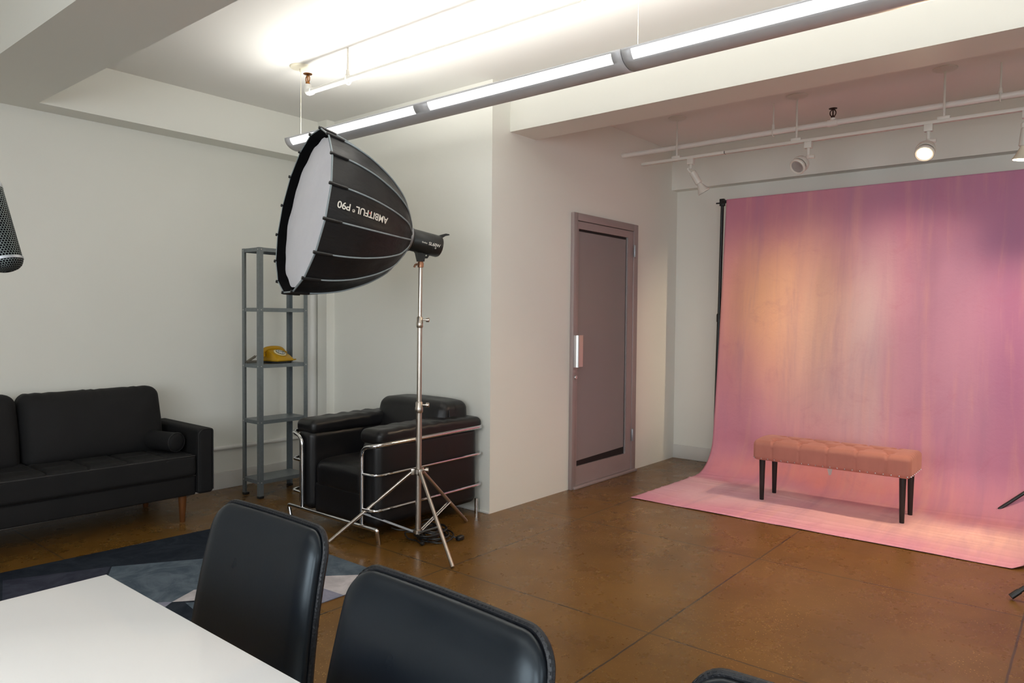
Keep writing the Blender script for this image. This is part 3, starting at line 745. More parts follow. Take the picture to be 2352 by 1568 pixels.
# ------------------------------------------------------------------ rug
bm = B()
RO = V3((1.60, 3.37, 0)); rang = math.radians(-2.2)
t = None
rx0, rx1, ry0, ry1 = 0.55, 2.332, 2.652, 4.125
def rect_pts(): return [(rx0, ry0), (rx1, ry0), (rx1, 4.075), (rx0, 4.185)]
box_pts = rect_pts(); lo = [bm.verts.new((x, y, 0.0005)) for x, y in box_pts]; hi = [bm.verts.new((x, y, 0.004)) for x, y in box_pts]
bm.faces.new(lo[::-1]); bm.faces.new(hi)
for i in range(4): bm.faces.new((lo[i], lo[(i + 1) % 4], hi[(i + 1) % 4], hi[i])).material_index = 4 if i == 0 else 0
pat = [(1, [(1.505, 3.835), (1.875, 3.60), (2.335, 3.30), (2.335, 2.712), (2.237, 2.806), (2.105, 2.932), (1.62, 3.22), (1.487, 3.155), (1.34, 3.05), (1.30, 3.45)]),
       (2, [(1.09, 4.02), (1.50, 3.84), (1.36, 3.60), (1.20, 3.55), (1.0, 3.70)]),
       (3, [(2.105, 2.932), (2.237, 2.806), (2.335, 2.712), (2.335, 2.648), (2.03, 2.648), (2.018, 2.80)]),
       (4, [(2.018, 2.80), (2.03, 2.648), (1.86, 2.648), (1.92, 2.86)]),
       (3, [(1.487, 3.155), (1.62, 3.22), (1.92, 3.02), (1.80, 2.90)]),
       (4, [(1.487, 3.155), (1.34, 3.05), (1.30, 3.20), (1.42, 3.22)]),
       (1, [(1.52, 3.10), (1.80, 2.90), (1.66, 2.80), (1.50, 2.95)])]
for k, (mi, pts) in enumerate(pat):
    f = bm.faces.new([bm.verts.new((x, y, 0.0045 + 0.0003 * k)) for x, y in pts]); f.material_index = mi
    if f.normal.z < 0: f.normal_flip()
bm.normal_update()
me = bpy.data.meshes.new('area_rug')
for f in bm.faces:
    f.smooth = False
    if f.material_index and f.normal.z < 0: f.normal_flip()
bm.to_mesh(me); bm.free()
for x in RUG: me.materials.append(x)
rug = bpy.data.objects.new('area_rug', me); COL.objects.link(rug)
tag(rug, 'navy and slate blue rug with pale angular triangles on the floor beyond the white table', 'rug')

# ------------------------------------------------------------------ sofa
t = thing('sofa', 'black fabric sofa with wooden legs and a bolster along the left wall', 'sofa', (2.29, 4.29, 0), math.radians(-1.0))
L_ = 1.82    # local: x to the left is negative, y to the wall is positive
bm = B(); box(bm, (-L_ + 0.10, 0.03, 0.165), (-0.10, 0.62, 0.285), 0.012, 3); obj('base', bm, M['sofa'], t)
def seat_fn(q):
    z = q.z
    if z > 0.02:
        px, py = q.x, q.y
        gx = min(abs(px - (-0.62 + 0.207 * k)) for k in range(7)); gy = min(abs(py - v) for v in (-0.14, 0.02, 0.18))
        z += 0.012 * (1 - (abs(px) / 0.81) ** 4) - 0.013 * math.exp(-(gx / 0.010) ** 2) - 0.012 * math.exp(-(gy / 0.010) ** 2)
    return (q.x, q.y, z)
sc_ = obj('seat_cushion', move(rbox((L_ - 0.205, 0.60, 0.135), 0.028, (200, 80, 5), seat_fn), (-L_ / 2, 0.305, 0.352)), M['sofa'], t, sharp=70)
pp = [(-L_ + 0.115, 0.0105, 0.412), (-0.115, 0.0105, 0.412)]
obj('piping', mtube(pp, 0.005, 8), M['piping'], sc_)
obj('piping', mtube([(-L_ + 0.11, 0.026, 0.287), (-0.105, 0.026, 0.287)], 0.005, 8), M['piping'], sc_)
for x0 in (-0.1, -L_):
    arm = rbox((0.10, 0.66, 0.405), 0.022, (3, 12, 8), None); move(arm, (x0 + 0.05, 0.33, 0.3725))
    a = obj('arm', arm, M['sofa'], t)
    e = [(x0 + 0.004, 0.003, 0.19), (x0 + 0.004, 0.003, 0.55), (x0 + 0.03, 0.003, 0.571), (x0 + 0.096, 0.003, 0.571), (x0 + 0.096, 0.003, 0.19)]
    obj('piping', mtube(fillet(e, 0.02), 0.0035, 8), M['piping'], a)
bm = rbox((L_ - 0.02, 0.12, 0.40), 0.03, (10, 3, 8), None); move(bm, (-L_ / 2, 0.615, 0.37)); obj('back_frame', bm, M['sofa'], t)
def cush(q):
    k = (1 - (abs(q.x) / 0.40) ** 3) * (1 - (abs(q.z) / 0.21) ** 3)
    y = q.y - 0.055 * max(0, k) * (1 if q.y < 0 else 0.3)
    w = 0.006 * nz((q.x * 9, q.z * 6, q.y * 5), 1, 2)
    ed = max(0, abs(q.z) / 0.20 - 0.6) * 2.0
    z = q.z + 0.006 * nz((q.x * 5, 0, q.y * 8), 1, 4) * (1 if q.z > 0 else 0) + ed * 0.0022 * math.sin(q.x * 60 + 7 * nz((q.x * 7, 0, 0)))
    x = q.x + 0.012 * (abs(q.z) / 0.2 - 0.5) * (1 if q.x > 0 else -1) * -0.5
    return (x, y + w + (q.z * 0.22), z)
for cx in (-0.535, -1.325):
    bm = rbox((0.785, 0.15, 0.415), 0.055, (40, 4, 24), cush, 4); move(bm, (cx, 0.455, 0.605))
    obj('back_cushion', bm, M['sofa'], t, sharp=80)
for (x, y) in ((-0.165, 0.075), (-0.165, 0.60), (-L_ + 0.165, 0.075), (-L_ + 0.165, 0.60)):
    obj('leg', mlathe([(0.0145, 0.0), (0.016, 0.003), (0.025, 0.165)], 20, Matrix.Translation((x, y, 0.0))), M['legwood'], t)
b = thing('bolster_cushion', 'black cylindrical bolster cushion resting against the right sofa arm', 'cushion', (2.112, 4.405, 0.491), math.radians(13))
bm = mlathe([(0, -0.004), (0.03, -0.006), (0.050, -0.003), (0.056, 0.006), (0.058, 0.02), (0.058, 0.375), (0.056, 0.385), (0.045, 0.391), (0.0, 0.392)], 32, axis((0, 0, 0), (0, 1, 0)))
obj('cushion_body', bm, M['sofa'], b, sharp=60)
for q in (0.004, 0.385):
    obj('piping', mtube([V3((math.cos(a) * 0.0575, q, math.sin(a) * 0.0575)) for a in [2 * PI * k / 32 for k in range(32)]], 0.0038, 8, True), M['piping'], b)

# ------------------------------------------------------------------ armchair (faces -X)
t = thing('armchair', 'black leather club armchair with chrome tube frame behind the softbox stand', 'armchair', (2.60, 3.515, 0))
AW, AD = 0.80, 0.89     # width in Y (+-0.40), depth in X (0..0.89)
def shell_fn(q): return (q.x, q.y, q.z)
for s in (-1, 1):
    def side_fn(q, s=s): return (q.x, q.y, q.z)
    bm = rbox((0.845, 0.155, 0.50), 0.05, (10, 3, 6)); move(bm, (0.4475, s * 0.312, 0.325))
    sp = obj('side_panel', bm, M['leather'], t)
    def pad_fn(q, s=s):
        w = 0.004 * nz((q.x * 14, q.y * 10, q.z * 10), 1, 3 + s) + 0.004 * math.sin(q.x * 60 + q.y * 20) * max(0, 1 - abs(q.x) / 0.35) * (1 if q.z > 0.0 else 0.3)
        return (q.x, q.y + 0.4 * w, q.z + w + 0.012 * (1 - (q.x / 0.45) ** 2) * (1 if q.z > 0 else 0))
    bm = rbox((0.870, 0.185, 0.085), 0.036, (40, 12, 3), pad_fn); move(bm, (0.463, s * 0.312, 0.590))
    obj('arm_pad', bm, M['leather'], t, sharp=80)
def sf(q):
    k = max(0, 1 - (abs(q.y) / 0.245) ** 4) * max(0, 1 - (abs(q.x) / 0.34) ** 4)
    return (q.x - 0.015 * k * (1 if q.x < -0.2 else 0), q.y, q.z + (0.022 * k if q.z > 0 else 0) + 0.003 * nz(q, 12))
bm = rbox((0.68, 0.46, 0.17), 0.05, (24, 20, 4), sf); move(bm, (0.385, 0, 0.305)); obj('seat_cushion', bm, M['leather'], t, sharp=80)
bm = rbox((0.78, 0.46, 0.18), 0.015, (4, 4, 3)); move(bm, (0.44, 0, 0.163)); obj('front_panel', bm, M['leather'], t)
def bf(q):
    f = 1 if q.x < 0 else 0
    k = max(0, 1 - (abs(q.y) / 0.30) ** 4)
    x = q.x - 0.03 * f * k * max(0, 1 - (abs(q.z) / 0.22) ** 4) + (q.z * 0.22 if q.x < 0 else q.z * 0.03)
    return (x, q.y * (1 - 0.05 * max(0, q.z / 0.2)), q.z + 0.012 * k * (1 if q.z > 0 else 0))
bm = rbox((0.27, 0.66, 0.42), 0.05, (8, 24, 16), bf); move(bm, (0.725, 0.005, 0.523)); obj('back_cushion', bm, M['leather'], t, sharp=80)
bk_ = t.children[-1]
bm = rbox((0.05, 0.60, 0.55), 0.02, (3, 6, 6)); move(bm, (0.865, 0, 0.345)); obj('back_panel', bm, M['leather'], t)
seam = [(0.668, -0.322, 0.63), (0.672, -0.316, 0.67), (0.685, -0.300, 0.705), (0.70, -0.288, 0.72)]
obj('seam', mtube(catmull(seam, 5), 0.003, 6), M['leather'], bk_)
R_ = 0.0125
for s in (-1, 1):
    yi, yo = s * 0.288, s * 0.405
    bm = B()
    p = [(0.0, yi, 0.09), (0.0, yi, 0.535), (0.0, yo, 0.555), (0.875, yo, 0.570), (0.905, yo - s * 0.04, 0.570)]
    tube(bm, fillet(p, 0.06, 8), R_, 12)
    fr_ = obj('tube_frame', bm, M['chrome'], t)
    for z in (0.385, 0.185):
        bm = tube(B(), fillet([(0.0, yi, z), (0.0, yo, z + 0.003), (0.875, yo, z + 0.010), (0.905, yo - s * 0.04, z + 0.010)], 0.05, 8), 0.0085, 10); obj('side_rail', bm, M['chrome'], fr_)
    bm = tube(B(), [(0.870, s * 0.375, 0.10), (0.872, s * 0.375, 0.0)], R_, 12); obj('leg', bm, M['chrome'], t)
bm = tube(B(), fillet([(0.025, -0.405, 0.0), (-0.005, -0.425, 0.09), (-0.005, 0.425, 0.09), (0.0, 0.405, 0.0)], 0.012, 3), R_, 12)
obj('front_rail', bm, M['chrome'], t)

# ------------------------------------------------------------------ shelf unit
t = thing('shelf_unit', 'tall narrow galvanised steel shelf unit standing against the left wall', 'shelf', (2.742, 4.515, 0), 0)
SW, SD, SH = 0.392, 0.222, 1.75
for (x, y, sx_, sy_) in ((0, 0, 1, 1), (SW, 0, -1, 1), (0, SD, 1, -1), (SW, SD, -1, -1)):
    bm = B(); w, th = 0.032, 0.0025
    box(bm, (min(x, x + sx_ * w), min(y, y + sy_ * th), 0.012), (max(x, x + sx_ * w), max(y, y + sy_ * th), SH))
    box(bm, (min(x, x + sx_ * th), min(y + sy_ * th, y + sy_ * w), 0.012), (max(x, x + sx_ * th), max(y + sy_ * th, y + sy_ * w), SH))
    po = obj('post', bm, M['galv'], t)
    obj('foot_cap', mbox((min(x - sx_ * .002, x + sx_ * (w + .002)), min(y - sy_ * .002, y + sy_ * (w + .002)), 0), (max(x - sx_ * .002, x + sx_ * (w + .002)), max(y - sy_ * .002, y + sy_ * (w + .002)), 0.016), 0.002), M['black'], po)
SHZ = (0.125, 0.545, 0.938, 1.332, SH - 0.001)
for z in SHZ:
    bm = B(); e = 0.003
    box(bm, (e, e, z - 0.003), (SW - e, SD - e, z))
    for (a, b_) in (((e, e), (SW - e, e + .003)), ((e, SD - e - .003), (SW - e, SD - e)), ((e, e + .003), (e + .003, SD - e - .003)), ((SW - e - .003, e + .003), (SW - e, SD - e - .003))):
        box(bm, (a[0], a[1], z - 0.026), (b_[0], b_[1], z - 0.003))
    sh_ = obj('shelf_board', bm, M['galv'], t)
    bm = B()
    for x in (0.016, SW - 0.016): lathe(bm, [(0, 0.003), (0.004, 0.002), (0.0045, 0)], 8, axis((x, 0, z - 0.014), (0, -1, 0)))
    for y in (0.016, SD - 0.016): lathe(bm, [(0, 0.003), (0.004, 0.002), (0.0045, 0)], 8, axis((0, y, z - 0.014), (-1, 0, 0)))
    obj('screw', bm, M['screw'], sh_)

# ------------------------------------------------------------------ rotary telephone
t = thing('rotary_telephone', 'mustard yellow rotary dial telephone on the middle shelf', 'telephone', (2.945, 4.62, 0.9385), math.radians(10))
# local: front faces -Y
bm = B(); TW = 0.085
side = [(-0.10, 0.014), (-0.10, 0.034), (-0.055, 0.066), (0.012, 0.100), (0.045, 0.104), (0.085, 0.078), (0.095, 0.014)]
def tel(x, k):
    return [bm.verts.new((x * (1.0 if z < 0.04 else (0.80 if z > 0.09 else 0.90)), y, z)) for y, z in side]
a = tel(-TW, 0); b_ = tel(TW, 0); bm.faces.new(a); bm.faces.new(b_[::-1])
for i in range(len(side)): bm.faces.new((a[i], b_[i], b_[(i + 1) % len(side)], a[(i + 1) % len(side)]))
bmesh.ops.recalc_face_normals(bm, faces=bm.faces)
bmesh.ops.bevel(bm, geom=bm.edges[:], offset=0.010, segments=3, profile=0.5, affect='EDGES')
obj('body', bm, M['yellow'], t)
obj('foot_plate', mbox((-0.072, -0.085, 0), (0.072, 0.085, 0.0145), 0.003), M['black'], t)
dn = V3((0, -0.034, 0.066)); dn = V3((0, -0.43, 0.90)).normalized(); dc = V3((0, -0.036, 0.0775))
dl = obj('dial', mlathe([(0.050, 0.0), (0.050, 0.004), (0.046, 0.006), (0.0, 0.006)], 36, axis(dc, dn)), M['dialcream'], t)
fw = obj('finger_wheel', mlathe([(0.036, 0.006), (0.036, 0.009), (0.033, 0.010), (0.0, 0.010)], 36, axis(dc, dn)), M['dialgrey'], dl)
bm = B(); md = axis(dc, dn)
for k in range(10): lathe(bm, [(0.0, 0.0112), (0.0052, 0.011), (0.0052, 0.0095)], 10, md @ Matrix.Translation((0.027 * math.cos(0.5 + k * 0.55), 0.027 * math.sin(0.5 + k * 0.55), 0)))
obj('finger_hole', bm, M['white'], dl)
obj('dial_centre', mlathe([(0, 0.0125), (0.016, 0.012), (0.017, 0.010)], 20, axis(dc, dn)), M['handle'], dl)
hs = catmull([(-0.108, 0.040, 0.052), (-0.104, 0.040, 0.082), (-0.072, 0.040, 0.106), (0, 0.040, 0.114), (0.072, 0.040, 0.106), (0.104, 0.040, 0.082), (0.108, 0.040, 0.052)], 5)
n_ = len(hs); bm = tube(B(), hs, [0.028 if (i < 5 or i > n_ - 6) else 0.0175 for i in range(n_)], 14)
hs_ = obj('handset', bm, M['yellow'], t)
obj('line_tab', mtube(catmull([(0.07, -0.09, 0.02), (0.085, -0.112, 0.024), (0.10, -0.10, 0.028), (0.088, -0.08, 0.022)], 4), 0.003, 8), M['yellow'], t)
pts = []
c0, c1, c2, c3 = V3((-0.110, 0.042, 0.040)), V3((-0.160, 0.055, 0.055)), V3((-0.215, 0.085, 0.012)), V3((-0.10, 0.085, 0.012))
bm = tube(B(), catmull([c0, (c0 + c1) / 2 + V3((0, 0, .012)), c1], 5), 0.0028, 8)
path = [c1.lerp(c2, k / 10) for k in range(11)] + [c2.lerp(c3, k / 10) for k in range(1, 11)]
path = catmull(path, 8); helix = []
for i, p in enumerate(path[:-1]):
    d = (path[i + 1] - p).normalized(); s_ = d.cross(V3((0, 0, 1))).normalized(); u2 = s_.cross(d)
    for q in range(2):
        an = (i * 2 + q) * 0.9; helix.append(p.lerp(path[i + 1], q / 2) + (s_ * math.cos(an) + u2 * math.sin(an)) * 0.0075)
tube(bm, helix, 0.0028, 6)
obj('coiled_cord', bm, M['cordgrey'], t); t.scale = (0.93, 0.93, 0.93)

# ------------------------------------------------------------------ light stand, studio light, softbox
hub = V3((2.80, 2.978, 0))
t = thing('light_stand', 'brushed steel tripod light stand holding the large softbox in front of the armchair', 'stand', hub)
top = V3((0.016, 0.006, 0))
bm = B(); tube(bm, [(0, 0, 0.045), (0.006, 0.002, 0.76)], 0.0165, 16); obj('lower_pole', bm, M['steel'], t)
bm = B(); tube(bm, [(0.006, 0.002, 0.75), (0.010, 0.004, 1.235)], 0.0140, 16); obj('middle_pole', bm, M['steel'], t)
bm = B(); tube(bm, [(0.010, 0.004, 1.22), (0.016, 0.006, 1.56)], 0.0115, 16); obj('upper_pole', bm, M['steel'], t)
cr = V3((0.635, -0.7725, 0.0))
for (z, rr, p) in ((0.735, 0.0225, V3((0.006, 0.002, 0))), (1.215, 0.0195, V3((0.010, 0.004, 0)))):
    c = obj('clamp_collar', mlathe([(rr - .004, 0), (rr, 0.006), (rr, 0.03), (rr - .002, 0.034), (rr - .002, 0.058), (rr - .006, 0.064)], 18, Matrix.Translation(p + V3((0, 0, z)))), M['steel'], t)
    k = obj('knob', mlathe([(0.005, 0), (0.005, 0.02), (0.0125, 0.021), (0.0135, 0.036), (0.010, 0.039), (0, 0.039)], 12, axis(p + V3((0, 0, z + 0.045)) + cr * (rr - .004), cr)), M['steel'], c)
obj('hub_collar', mlathe([(0.018, 0.39), (0.026, 0.392), (0.026, 0.416), (0.018, 0.42)], 18), M['steel'], t)
obj('hub_knob', mlathe([(0.005, 0), (0.005, 0.02), (0.013, 0.021), (0.013, 0.038), (0, 0.04)], 12, axis(cr * 0.02 + V3((0, 0, 0.412)), cr)), M['steel'], t)
obj('lower_collar', mlathe([(0.018, 0.05), (0.025, 0.052), (0.025, 0.073), (0.018, 0.076)], 18), M['steel'], t)
feet = [V3((2.466, 3.344, 0.008)), V3((2.613, 2.522, 0.008)), V3((3.272, 3.044, 0.008))]
for f in feet:
    q = f - hub; d = V3((q.x, q.y, 0)).normalized()
    a = d * 0.03 + V3((0, 0, 0.405))
    lg = obj('leg', mtube([a, q], 0.0105, 12), M['steel'], t)
    m_ = a.lerp(q, 0.60); sd = d.cross(V3((0, 0, 1)))
    bm = B()
    for s in (-1, 1): tube(bm, [d * 0.028 + sd * s * 0.008 + V3((0, 0, 0.062)), m_ + sd * s * 0.008], 0.0045, 6)
    obj('brace', bm, M['alu'], lg)
    bm = B(); box(bm, (-0.010, -0.013, -0.02), (0.010, 0.013, 0.016), 0.003); xform(bm, Matrix.Translation(d * 0.03 + V3((0, 0, 0.405))) @ d.to_track_quat('X', 'Z').to_matrix().to_4x4()); obj('leg_joint', bm, M['steel'], lg)
obj('stud_clamp', mlathe([(0.010, 1.553), (0.017, 1.556), (0.018, 1.575), (0.014, 1.59), (0.012, 1.60)], 16, Matrix.Translation(top)), M['copper'], t)
bm = tube(B(), fillet([top + V3((0, 0, 1.572)), top + V3((0, 0, 1.572)) - cr * 0.03, top + V3((0, 0, 1.555)) - cr * 0.036], .008), 0.006, 8); obj('clamp_lever', bm, M['copper'], t)

AXv = V3((-0.938, 0.308, 0.168)).normalized()
P0 = V3((2.831, 2.969, 1.692)) + AXv * 0.028
Zw = V3((0, 0, 1)); sideV = AXv.cross(Zw).normalized(); upV = sideV.cross(AXv)      # sideV = right when looking toward the face
RING = P0 + AXv * 0.085
def light_local(): return Matrix(((-sideV.x, upV.x, AXv.x, RING.x), (-sideV.y, upV.y, AXv.y, RING.y), (-sideV.z, upV.z, AXv.z, RING.z), (0, 0, 0, 1)))
ML = light_local()
t = thing('studio_light', 'black cylindrical studio lamp head behind the softbox', 'studio light', RING, rot=ML.to_euler())
obj('lamp_housing', mlathe([(0.0, -0.210), (0.045, -0.210), (0.058, -0.204), (0.062, -0.195), (0.062, -0.145), (0.0605, -0.143), (0.062, -0.141), (0.062, -0.03), (0.060, -0.027), (0.066, -0.024), (0.066, -0.002), (0.0, -0.002)], 36), M['lightbody'], t)
bm = B(); pr_ = [(-0.010, -0.175), (0.012, -0.195), (0.028, -0.225), (0.030, -0.248), (0.024, -0.250), (0.014, -0.226), (-0.002, -0.208), (-0.02, -0.20)]
fa = [bm.verts.new((-0.02, 0.052 + y * 1.0, z)) for y, z in pr_]; fb = [bm.verts.new((0.02, 0.052 + y, z)) for y, z in pr_]
bm.faces.new(fa); bm.faces.new(fb[::-1])
for i in range(8): bm.faces.new((fa[i], fb[i], fb[(i + 1) % 8], fa[(i + 1) % 8]))
obj('rear_handle', bm, M['lightbody'], t)
# yoke below, vertical in the world
MLi = ML.inverted()
yk = B()
def wl_(p): return MLi @ V3(p)
pt = hub + top + V3((0, 0, 1.60))
w1 = P0 + AXv * -0.02
hv = V3((AXv.x, AXv.y, 0)).normalized()
sh1 = [w1 - Zw * 0.045 + hv * 0.055, w1 - Zw * 0.045 - hv * 0.05, pt + Zw * 0.035 - hv * 0.022, pt + Zw * -0.012 - hv * 0.014, pt + Zw * -0.012 + hv * 0.014, pt + Zw * 0.035 + hv * 0.026]
sd = hv.cross(Zw)
fa = [yk.verts.new(wl_(p + sd * 0.022)) for p in sh1]; fb = [yk.verts.new(wl_(p - sd * 0.022)) for p in sh1]
yk.faces.new(fa); yk.faces.new(fb[::-1])
for i in range(6): yk.faces.new((fa[i], fb[i], fb[(i + 1) % 6], fa[(i + 1) % 6]))
yo_ = obj('mount_bracket', yk, M['lightbody'], t)
sN = sd if sd.dot(V3((0, 0, 1.27)) - P0 + V3((0, 0, 0))) > 0 else -sd
sN = sd if sd.dot(-P0) > 0 else -sd
c_ = pt + Zw * 0.042 + sN * 0.022
bm = mlathe([(0, 0.006), (0.007, 0.005), (0.009, 0)], 14, axis(c_, sN)); xform(bm, MLi); obj('pivot_bolt', bm, M['chrome'], yo_)
bm = tube(B(), [pt + Zw * 0.012, pt + Zw * 0.012 - hv * 0.03 + sN * 0.02, pt + Zw * 0.03 - hv * 0.04 + sN * 0.022], 0.007, 8); xform(bm, MLi); obj('tilt_lever', bm, M['lightbody'], yo_)
# printed marks on the housing, facing the camera side
camdir = (MLi.to_3x3() @ (V3((0, 0, 1.27)) - RING)).normalized(); phi0 = math.atan2(camdir.y, camdir.x)
def wrap_text(s, size, z, dphi, mat, parent, name):
    bm = text_bm(s, size, 0.0)
    for v in bm.verts:
        # text runs from the softbox toward the tail (-Z local), letters upright as seen by the camera
        sgn = 1
        ph = phi0 + dphi + sgn * v.co.y / 0.0625
        v.co = V3((math.cos(ph) * 0.0626, math.sin(ph) * 0.0626, z - v.co.x))
    obj(name, bm, mat, parent)
wrap_text('SL60W', 0.024, -0.148, 0.06, M['ltext'], t, 'model_lettering')
wrap_text('Godox', 0.0115, -0.086, 0.05, M['ltext'], t, 'brand_lettering')
wrap_text('III', 0.013, -0.158, -0.20, M['ltext'], t, 'mark_lettering')

# softbox: local Z = axis toward the face, 0 at the speed ring
t = thing('softbox', 'large black sixteen rib softbox with white front cloth, printed lettering upside down', 'softbox', RING, rot=ML.to_euler())
SB_L, SB_R, NR = 0.585, 0.426, 16
R0 = 0.072
SBT = [(0, .165), (.03, .25), (.06, .315), (.14, .475), (.2, .56), (.33, .695), (.45, .79), (.6, .885), (.8, .965), (1, 1)]
def sb_r(tt):      # tt: 0 at ring, 1 at face
    tt = max(0.0, min(1.0, tt)); n = len(SBT) - 1
    for i in range(n):
        if tt <= SBT[i + 1][0]: break
    m = [(SBT[min(k + 1, n)][1] - SBT[max(k - 1, 0)][1]) / (SBT[min(k + 1, n)][0] - SBT[max(k - 1, 0)][0]) for k in (i, i + 1)]
    h = SBT[i + 1][0] - SBT[i][0]; x = (tt - SBT[i][0]) / h
    return SB_R * ((2 * x ** 3 - 3 * x * x + 1) * SBT[i][1] + (x ** 3 - 2 * x * x + x) * h * m[0] + (3 * x * x - 2 * x ** 3) * SBT[i + 1][1] + (x ** 3 - x * x) * h * m[1])
SPIN = -0.6
PH = phi0 + math.radians(SPIN)
def sb_pt(ang, tt, dr=0.0):
    """point on the polygonal shell"""
    k = (ang - PH) / (2 * PI / NR); fr = k - math.floor(k); a0 = PH + math.floor(k) * 2 * PI / NR; a1 = a0 + 2 * PI / NR
    r = sb_r(tt) + dr; z = SB_L * tt
    p = V3((math.cos(a0) * r, math.sin(a0) * r, z)).lerp(V3((math.cos(a1) * r, math.sin(a1) * r, z)), fr)
    return p
TT = [1 - (1 - j / 30) ** 1.0 for j in range(31)]
TT = [0.0, 0.004, 0.012, 0.025, 0.045, 0.07] + [0.1 + 0.9 * j / 26 for j in range(27)]
bm = B(); SUB = 6; rings = []
for tt in TT:
    row = []
    for k in range(NR * SUB):
        ang = PH + 2 * PI * k / (NR * SUB) + 1e-7; p = sb_pt(ang, tt)
        fr = (k % SUB) / SUB; sag = math.sin(PI * fr) * (0.0035 * math.sin(PI * min(1, tt * 1.05)))
        wr = math.sin(PI * fr) * 0.006 * nz((k * 0.5, tt * 12, 0), 1, 3) * (1.25 - tt)
        d = V3((p.x, p.y, 0)).normalized(); row.append(bm.verts.new(p - d * (sag + wr)))
    rings.append(row)
nk = NR * SUB
for a, b in zip(rings, rings[1:]):
    for k in range(nk): bm.faces.new((a[k], a[(k + 1) % nk], b[(k + 1) % nk], b[k]))
# inner black lip that recesses the front cloth
obj('fabric_shell', bm, M['softblack'], t, sharp=70)
bm = B(); rin = []
for (dz, kr) in ((0.001, 0.999), (0.002, 0.985), (-0.050, 0.955)):
    rin.append([bm.verts.new(V3(((sb_pt(PH + 2 * PI * k / nk + 1e-7, 1.0) * 1).x * kr, sb_pt(PH + 2 * PI * k / nk + 1e-7, 1.0).y * kr, SB_L + dz))) for k in range(nk)])
for a, b in zip(rin, rin[1:]):
    for k in range(nk): bm.faces.new((a[k], a[(k + 1) % nk], b[(k + 1) % nk], b[k]))
obj('front_lip', bm, M['lip'], t, sharp=70)
bm = B(); cen = bm.verts.new((0, 0, SB_L - 0.038)); prev = None
for rr in (0.12, 0.22, 0.30, 0.36, 0.398):
    row = []
    for k in range(nk):
        a = PH + 2 * PI * k / nk
        w = 0.006 * nz((rr * 8 * math.cos(a), rr * 8 * math.sin(a), 0), 1, 2) * 2
        re = rr + (0.006 * math.sin(a * 16 + 1.0) + 0.007 * nz((math.cos(a) * 4, math.sin(a) * 4, 1), 1, 6) if rr > 0.39 else 0)
        row.append(bm.verts.new((math.cos(a) * re, math.sin(a) * re, SB_L - 0.030 - 0.012 * (rr / 0.4) ** 2 + w * 0.5)))
    if prev is None:
        for k in range(nk): bm.faces.new((cen, row[k], row[(k + 1) % nk]))
    else:
        for k in range(nk): bm.faces.new((prev[k], row[k], row[(k + 1) % nk], prev[(k + 1) % nk]))
    prev = row
o = obj('front_diffuser', bm, M['diffuser'], t, sharp=80); o['label'] = 'white front diffusion cloth'
for k in range(NR):
    a = PH + 2 * PI * k / NR + 1e-7
    pts = [sb_pt(a, tt, 0.0015) for tt in TT if tt <= 0.90]
    rb = obj('rib', mtube(pts, 0.0042, 8), M['pipinggrey'], t)
    pts = [sb_pt(a, tt, 0.003) for tt in (0.86, 0.90, 0.95, 1.0)] + [sb_pt(a, 1.0, 0.003) + V3((0, 0, 0.012))]
    obj('rib_sleeve', mtube(pts, [0.0075, 0.0085, 0.0085, 0.009, 0.008], 8), M['black'], rb)
rim = [sb_pt(PH + 2 * PI * k / NR + 1e-7, 1.0, 0.001) for k in range(NR)]
obj('rim_piping', mtube(rim, 0.0045, 8, True), M['pipinggrey'], t, sharp=20)
obj('speed_ring', mlathe([(0.066, -0.012), (0.076, -0.010), (0.078, 0.002), (0.074, 0.008), (0.064, 0.006)], 36), M['alu'], t)
# lettering on the panel that faces the camera: mapped onto the shell, reading from the ring toward the face
def panel_text(s, size, x_at, y_at, mat, name):
    bm = text_bm(s, size, 0.0, 'LEFT')
    bmesh.ops.subdivide_edges(bm, edges=[e for e in bm.edges if e.calc_length() > 0.02], cuts=2)
    sgn = -1
    for v in bm.verts:
        arc = x_at + v.co.x
        # arc length from the ring along the meridian
        tt = 1.0
        for j in range(1, 201):
            if MERID[j] >= arc: tt = (j - 1 + (arc - MERID[j - 1]) / (MERID[j] - MERID[j - 1])) / 200; break
        r = sb_r(tt); ang = PA + sgn * (v.co.y + y_at) / r
        q = sb_pt(ang, tt, 0.0); d = V3((q.x, q.y, 0)).normalized()
        v.co = q + d * 0.0035 + V3((0, 0, -0.001))
    o = obj(name, bm, mat, t); return o
PA = PH + 2 * PI / NR * 0.5 + math.floor((phi0 - PH) / (2 * PI / NR)) * 2 * PI / NR
MERID = [0.0]
for j in range(1, 201): MERID.append(MERID[-1] + (sb_pt(PA, j / 200) - sb_pt(PA, (j - 1) / 200)).length)
TXT = [('AMBITFUL', 0.046, 0.365, 0.0, 'ltext'), ('-', 0.050, 0.480, 0.0, 'rtext'), ('®', 0.020, 0.577, 0.010, 'ltext'), ('P90', 0.046, 0.602, 0.0, 'ltext')]
for s_, sz, xa, ya, mm in TXT: panel_text(s_, sz, xa, ya, M[mm], 'lettering')

